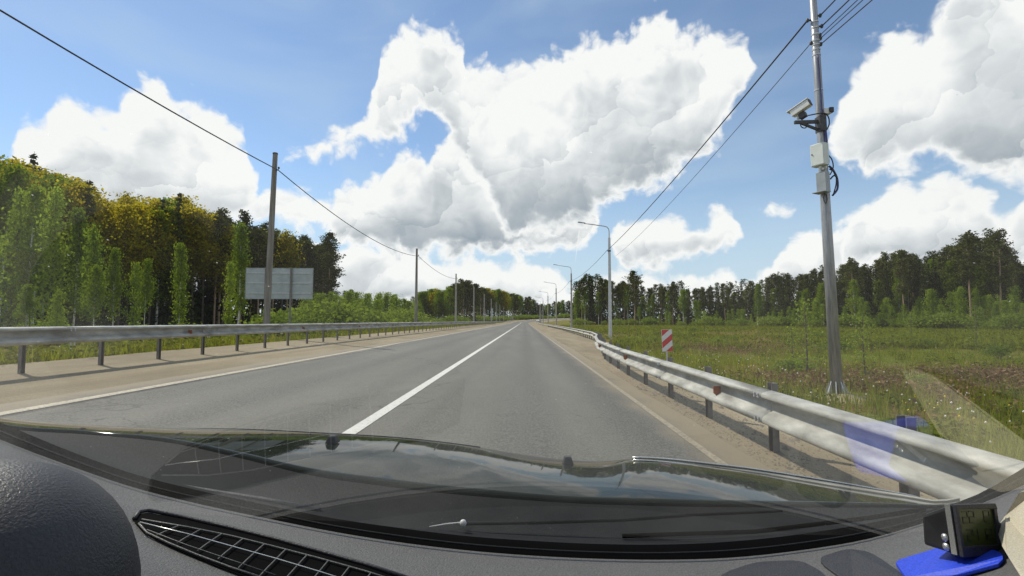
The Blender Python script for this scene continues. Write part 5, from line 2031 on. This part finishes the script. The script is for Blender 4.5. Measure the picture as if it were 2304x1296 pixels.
def build_car():
    # dashboard top
    rows = []
    cols = [x for x in range(-40, 2341, 40)]

    def to_doors(row):
        """carry a row on sideways to both doors"""
        a, b = row[0], row[-1]
        return [Vector((-1.0, a.y, a.z))] + row + [Vector((1.0, b.y, b.z))]
    for t in np.linspace(-0.02, 1.0, 15):
        row = []
        for px in cols:
            a, b = dash_line(px)
            row.append(a.lerp(b, t))
        rows.append(to_doors(row))
    last = rows[-1]
    rows.append([p + Vector((0, -0.02, -0.03)) for p in last])
    rows.append([p + Vector((0, 0.06, -0.35)) for p in last])
    dash = MB().grid(rows).build('dashboard', M['dash'], CAR, smooth=True)
    # instrument hood: a rounded hump in front of the driver
    c = W(-110, 1430, 0.42)
    k = 0.42 / FPX
    n, m = 48, 24
    rr = []
    for i in range(m + 1):
        t = math.pi * i / m
        row = []
        for j in range(n + 1):
            w = 2 * math.pi * j / n
            v = Vector((math.sin(t) * math.cos(w), math.sin(t) * math.sin(w), math.cos(t)))
            v = Vector([math.copysign(abs(q) ** 0.92, q) for q in v])
            row.append(c + Vector((v.x * 335 * k, v.y * 0.12, v.z * 372 * k)))
        rr.append(row)
    MB().grid(rr).build('instrument_hood', M['dash_dark'], dash, smooth=True)
    # defroster vent
    up = 0.002
    outer = [(303, 1170), (312, 1158), (335, 1155), (420, 1172), (520, 1195), (620, 1220), (720, 1248), (820, 1276), (900, 1300), (1000, 1336), (1000, 1420), (800, 1380), (600, 1318), (500, 1284), (420, 1250), (350, 1215), (318, 1192)]
    TOPC = [(300, 1170), (320, 1158), (420, 1172), (520, 1195), (620, 1220), (720, 1248), (820, 1276), (900, 1300), (1000, 1336)]
    BOTC = [(300, 1174), (320, 1196), (380, 1232), (440, 1258), (520, 1290), (620, 1324), (720, 1352), (820, 1380), (1000, 1430)]
    xs_ = [302, 308, 316, 326, 340] + list(range(360, 1001, 20))
    MB().grid([[on_dash(x, smooth_interp(TOPC, x) * (1 - t) + smooth_interp(BOTC, x) * t, up) for x in xs_] for t in (0, 0.25, 0.5, 0.75, 1)]).build('vent_shade_sheet', M['matt_black'], dash)  # flat black sheet on the dash, painting the shade inside the vent
    def bar(pts, r, mat, name, lift=0.006):
        MB().tube([on_dash(x, y, lift) for x, y in pts], r, 6).build(name, M[mat], dash, smooth=True)
    bar([(302, 1172), (312, 1157), (335, 1153), (420, 1170), (520, 1193), (620, 1218), (720, 1246), (820, 1274), (960, 1320)], 0.0026, 'dash_dark', 'vent_rim', 0.003)
    bar([(318, 1176), (420, 1193), (520, 1213), (620, 1238), (720, 1264), (820, 1292), (940, 1330)], 0.0012, 'dash', 'vent_rim', 0.004)
    bar([(312, 1185), (330, 1206), (380, 1230), (440, 1255), (520, 1285), (620, 1318)], 0.0012, 'dash', 'vent_rim', 0.004)
    bar([(314, 1186), (420, 1212), (520, 1240), (620, 1268), (720, 1298), (800, 1324)], 0.0008, 'chrome_and_highlight', 'vent_slat')
    bar([(330, 1203), (420, 1238), (520, 1272), (620, 1306)], 0.0006, 'dash', 'vent_slat')
    for k2 in range(10):
        x = 402 + k2 * 48
        yt = smooth_interp([(300, 1172), (420, 1193), (520, 1213), (620, 1238), (720, 1264), (820, 1292), (940, 1330)], x)
        bar([(x, yt + 2), (x - 34 - k2, yt + 17 + k2 * 5), (x - 50 - k2 * 2, yt + 25 + k2 * 8)], 0.0009, 'dash', 'vent_slat', 0.005)
    # black rubber and printed band along the foot of the windscreen
    rows = []
    for s, up_ in ((0.0, 0.0), (0.35, 0.004), (1.0, 0.0)):
        rows.append(to_doors([W(px, smooth_interp(Y_BASE, px) + 3 - s * (smooth_interp(Y_BASE, px) + 3 - smooth_interp(Y_BAND, px)), D_BASE + 0.004 + 0.03 * s) + Vector((0, 0, up_)) for px in range(-40, 2341, 40)]))
    MB().grid(rows).build('windscreen_seal', M['matt_black'], CAR, smooth=True)
    MB().tube([W(px, smooth_interp(Y_BASE, px) * 0.5 + smooth_interp(Y_BAND, px) * 0.5, D_BASE + 0.005) for px in range(-40, 2341, 40)], 0.0016, 6).build('seal_lip', M['cowl'], CAR, smooth=True)
    # plenum panel (cowl) between glass and bonnet
    Y_COWL = [(-500, 800), (-200, 890), (0, 955), (200, 972), (380, 990), (540, 1025), (700, 1064), (850, 1086), (1000, 1104), (1150, 1117), (1300, 1127), (1450, 1132), (1600, 1135), (1800, 1136), (2000, 1136), (2150, 1135), (2300, 1090), (2700, 950)]
    Y_HOOD = [(-500, 830), (-200, 905), (0, 944), (200, 960), (380, 963), (560, 966), (720, 974), (900, 985), (1050, 1002), (1200, 1026), (1300, 1036), (1360, 1038), (1420, 1032), (1500, 1035), (1600, 1046), (1700, 1058), (1900, 1090), (2050, 1117),
              (2120, 1130), (2300, 1088), (2700, 945)]
    rows = []
    cols = list(range(-40, 2341, 40))
    for s in np.linspace(0, 1, 6):
        rows.append(to_doors([W(px, smooth_interp(Y_BAND, px) * (1 - s) + (smooth_interp(Y_COWL, px) + 6) * s + 4 * (1 - s), 0.775 + 0.17 * s) - Vector((0, 0, 0.012 * math.sin(math.pi * s))) for px in cols]))
    MB().grid(rows).build('cowl_panel', M['cowl'], CAR, smooth=True)
    # bonnet: curves gently down towards the front
    rows = []
    hc = list(range(-300, 2161, 30))
    for s in np.linspace(0, 1, 16):
        row = []
        for px in hc:
            a, b = W(px, smooth_interp(Y_COWL, px), 0.95), W(px, smooth_interp(Y_HOOD, px), 1.42)
            p = a.lerp(b, s)
            p.z += 0.0085 * 4 * s * (1 - s)
            row.append(p)
        rows.append(row)
    far = rows[-1]
    rows.append([p + Vector((0, 0.02, -0.006)) for p in far])
    rows.append([p + Vector((0, 0.06, -0.03)) for p in far])
    rows.append([p + Vector((0, 0.30, -0.22)) for p in far])
    rows.insert(0, [p + Vector((0, 0.004, -0.05)) for p in rows[0]])
    hood = MB().grid(rows).build('bonnet', M['car_paint'], CAR, smooth=True)
    rim = [W(px, smooth_interp(Y_HOOD, px), 1.42) + Vector((0, 0.01, 0.0005)) for px in range(1425, 2125, 20)]
    MB().tube(rim, 0.0028, 6).build('bonnet_edge_highlight', M['chrome_and_highlight'], hood, smooth=True)  # bright bead added to draw the highlight along the bonnet's edge
    rim2 = [W(px, smooth_interp(Y_HOOD, px) + 3 + (px - 1425) * 0.022, 1.36) for px in range(1425, 1925, 20)]
    MB().tube(rim2, 0.0022, 6).build('bonnet_edge_highlight', M['chrome_and_highlight'], hood, smooth=True)
    rim3 = [W(px, smooth_interp(Y_HOOD, px) + 1, 1.42) + Vector((0, 0.008, 0.0)) for px in range(400, 1100, 20)]
    MB().tube(rim3, 0.0013, 6).build('bonnet_edge_highlight', M['dash'], hood, smooth=True)  # grey bead drawing the highlight line on the bonnet's far edge
    for px, py in ((748, 1013), (1278, 1053)):
        s = (py - smooth_interp(Y_COWL, px)) / (smooth_interp(Y_HOOD, px) - smooth_interp(Y_COWL, px))
        a, b = W(px, smooth_interp(Y_COWL, px), 0.95), W(px, smooth_interp(Y_HOOD, px), 1.42)
        p = a.lerp(b, s)
        p.z += 0.0085 * 4 * s * (1 - s)
        MB().box(p + Vector((0, 0, 0.009)), (0.028, 0.034, 0.018), None, 0.55).build('washer_nozzle', M['black_plastic'], hood, bevel=0.003)
    # wiper parked at the foot of the glass
    wp = [(1043, 1178, 0.83), (1200, 1176, 0.84), (1400, 1170, 0.85), (1560, 1158, 0.86), (1760, 1150, 0.87)]
    wa = MB().tube([W(*q) for q in wp], [0.003, 0.003, 0.003, 0.003, 0.002], 8).build('wiper_arm', M['cowl'], CAR, smooth=True)
    MB().tube([W(1400, 1206, 0.83), W(1700, 1196, 0.835), W(1950, 1166, 0.84), W(2080, 1146, 0.845)], 0.0035, 8).build('wiper_blade', M['matt_black'], wa, smooth=True)
    MB().ball(W(1042, 1177, 0.82), 0.0055, 12, 8).build('wiper_nut', M['white_plastic'], wa, smooth=True)
    MB().tube([W(966, 1185, 0.82), W(1005, 1179, 0.82), W(1036, 1176, 0.82)], [0.0006, 0.0012, 0.0012], 6).build('wiper_clip', M['white_plastic'], wa)
    MB().tube([W(250, 1075, 0.80), W(420, 1100, 0.81), W(600, 1128, 0.82), W(720, 1150, 0.83)], 0.006, 8).build('wiper_blade', M['dash_dark'], wa, smooth=True)
    # glass
    g = windscreen_glass()
    rows = []
    for j in range(13):
        t = j / 12
        y = 0.84 - 0.75 * t
        z = EYE.z - 0.345 + (0.84 - y) * 0.84
        rows.append([Vector((x, y - 0.10 * (x / 0.9) ** 2 * (1 - t), z - 0.03 * (x / 0.9) ** 2 * (1 - t))) for x in np.linspace(-0.98, 0.98, 25)])
    MB().grid(rows).build('windscreen', g, CAR, smooth=True)
    # roof, pillars, doors
    top_y, top_z = 0.09, EYE.z - 0.345 + 0.75 * 0.84
    MB().plate([Vector((-0.66, top_y, top_z)), Vector((0.66, top_y, top_z)), Vector((0.62, -2.3, top_z + 0.02)), Vector((-0.62, -2.3, top_z + 0.02))], (0, 0, 0.035)).build('roof', M['headliner'], CAR)
    for s in (-1, 1):
        a = Vector((s * 0.96, 0.70, EYE.z - 0.18))
        b = Vector((s * 0.68, top_y, top_z))
        MB().tube([a, a.lerp(b, 0.5) + Vector((s * 0.02, 0, 0.02)), b], [0.04, 0.034, 0.04], 10).build('pillar', M['beige_trim'], CAR, smooth=True)
        MB().plate([Vector((s * 1.0, 0.8, 0.3)), Vector((s * 1.0, 0.8, EYE.z - 0.22)), Vector((s * 0.95, -2.3, EYE.z - 0.15)), Vector((s * 0.95, -2.3, 0.3))], (s * 0.05, 0, 0)).build('door', M['car_paint'], CAR)
    MB().plate([Vector((-0.95, 0.7, 0.36)), Vector((0.95, 0.7, 0.36)), Vector((0.95, -2.3, 0.36)), Vector((-0.95, -2.3, 0.36))], (0, 0, -0.05)).build('floor_panel', M['dash_dark'], CAR)
    MB().plate([Vector((-0.95, -2.3, 0.36)), Vector((0.95, -2.3, 0.36)), Vector((0.9, -2.3, 1.3)), Vector((-0.9, -2.3, 1.3))], (0, -0.05, 0)).build('tailgate', M['dash_dark'], CAR)
    # right pillar trim that dips into the picture corner
    trim = [W(2238, 1190, 0.62), W(2262, 1158, 0.62), W(2304, 1112, 0.60), W(2350, 1078, 0.585), W(2385, 1100, 0.56), W(2390, 1300, 0.51), W(2310, 1330, 0.50), W(2272, 1262, 0.54), W(2250, 1230, 0.58)]
    MB().plate(trim, (0.03, 0.02, -0.01)).build('pillar_trim', M['beige_trim'], CAR, bevel=0.006)
    # dark anti-slip trays on the passenger side
    def rounded(pts):
        out = []
        for i in range(len(pts)):
            p0, p1, p2 = pts[i - 1], pts[i], pts[(i + 1) % len(pts)]
            for t in (0.0, 0.25, 0.5, 0.75, 1.0):
                a = (p1[0] + (p0[0] - p1[0]) * 0.3 * (1 - t) ** 2 + (p2[0] - p1[0]) * 0.3 * t ** 2, p1[1] + (p0[1] - p1[1]) * 0.3 * (1 - t) ** 2 + (p2[1] - p1[1]) * 0.3 * t ** 2)
                out.append(a)
        return out
    MB().plate([on_dash(x, y, 0.0025) for x, y in rounded([(1832, 1262), (1905, 1238), (1962, 1246), (2090, 1340), (1960, 1350)])], (0, 0, -0.004)).build('tray_mat', M['dash_dark'], dash)
    MB().plate([on_dash(x, y, 0.0025) for x, y in rounded([(1620, 1296), (1700, 1268), (1800, 1264), (1850, 1290), (1900, 1350), (1600, 1350)])], (0, 0, -0.004)).build('tray_mat', M['dash_dark'], dash)


build_car()


# ------------------------------------------------------------------ things lying on the dash
def blue_pad():
    pts = [(2016, 1276), (2022, 1270), (2110, 1243), (2160, 1236), (2240, 1250), (2256, 1258), (2258, 1270), (2248, 1280), (2150, 1306), (2060, 1330), (2040, 1312)]
    o = MB().plate([on_dash(x, y, 0.006) for x, y in pts], (0, 0, -0.0045)).build('dash_pad', M['blue_pad'], None, bevel=0.001)
    tag(o, 'bright blue anti-slip pad on the dashboard under the small display', 'pad')


SEG = {'0': 'abcdef', '1': 'bc', '2': 'abged', '3': 'abgcd', '5': 'afgcd', '8': 'abcdefg', '7': 'abc', '4': 'fgbc', '9': 'abcdfg', 'C': 'afed'}


def display_clock():
    d = 0.60
    k = d / FPX
    base = on_dash(2206, 1264, 0.007)
    root = empty('display_clock', base)
    yaw = Matrix.Rotation(R(14), 3, 'Z') @ Matrix.Rotation(R(3.0), 3, 'Y')
    tilt = yaw @ Matrix.Rotation(R(-8), 3, 'X')
    d = base.y
    k = d / FPX
    w, h, dep = 112 * k, 104 * k, 0.045

    def q(x, y, z):
        return tilt @ Vector((x, y, z))
    # casing: deep wedge, front face towards the driver
    f = [(-w / 2, 0, 0), (w / 2, 0, 0), (w / 2, 0, h), (-w / 2, 0, h)]
    bk = [(-w * 0.40, dep, 0.0), (w * 0.40, dep, 0.0), (w * 0.34, dep, h * 0.62), (-w * 0.34, dep, h * 0.62)]
    MB().add([q(*p) for p in f + bk], [(0, 1, 2, 3), (7, 6, 5, 4), (1, 0, 4, 5), (2, 1, 5, 6), (3, 2, 6, 7), (0, 3, 7, 4)]).build('casing', M['black_plastic'], root, bevel=0.004)
    bz = MB()
    for (cx, cz, sx, sz) in ((0, h * 0.955, w, h * 0.09), (0, h * 0.10, w, h * 0.20), (-w * 0.465, h * 0.55, w * 0.07, h * 0.72), (w * 0.465, h * 0.55, w * 0.07, h * 0.72)):
        bz.box(q(cx, -0.0022, cz), (sx, 0.0045, sz), tilt)
    bz.build('bezel', M['dash_dark'], root, bevel=0.0008)
    scr = MB().box(q(0, -0.0008, h * 0.555), (w * 0.86, 0.002, h * 0.715), tilt).build('screen', M['lcd'], root)

    def digit(ch, cx, cz, s):
        a, b = s * 0.30, s * 0.5
        segs = {'a': ((-a, b), (a, b)), 'b': ((a, b), (a, 0)), 'c': ((a, 0), (a, -b)), 'd': ((-a, -b), (a, -b)), 'e': ((-a, 0), (-a, -b)), 'f': ((-a, b), (-a, 0)), 'g': ((-a, 0), (a, 0))}
        m = MB()
        for sg in SEG[ch]:
            (x0, z0), (x1, z1) = segs[sg]
            mx, mz = (x0 + x1) / 2, (z0 + z1) / 2
            m.box(q(cx + mx, -0.0021, cz + mz), (abs(x1 - x0) * 0.86 + s * 0.09, 0.0004, abs(z1 - z0) * 0.86 + s * 0.09), tilt)
        m.build('digit', M['lcd_ink'], scr)
    for ch, cx, cz, s in (('2', -0.26, 0.74, 0.22), ('2', -0.10, 0.74, 0.22), ('1', 0.14, 0.74, 0.22), ('2', 0.28, 0.74, 0.22), ('2', -0.22, 0.40, 0.2), ('4', -0.07, 0.40, 0.2), ('1', 0.12, 0.40, 0.2), ('2', 0.27, 0.40, 0.2)):
        digit(ch, cx * w, cz * h, s * h)
    MB().box(q(-w * 0.507, 0.004, h * 0.5), (0.0024, 0.006, h * 0.96), tilt).build('side_trim', M['chrome_and_highlight'], root)
    for z in (0.30, 0.12):
        MB().ball(q(-w * 0.50, 0.013, h * z), (0.003, 0.0045, 0.0045), 10, 6).build('button', M['chrome_and_highlight'], root, smooth=True)
    # round foot at its right
    MB().tube([q(w * 0.50, 0.012, h * 0.34), q(w * 0.62, 0.012, h * 0.34)], 0.020, 20).build('swivel_foot', M['dash_dark'], root, bevel=0.002)
    tag(root, 'small black display clock with dim green screen on the blue dashboard pad', 'clock')


blue_pad()
display_clock()
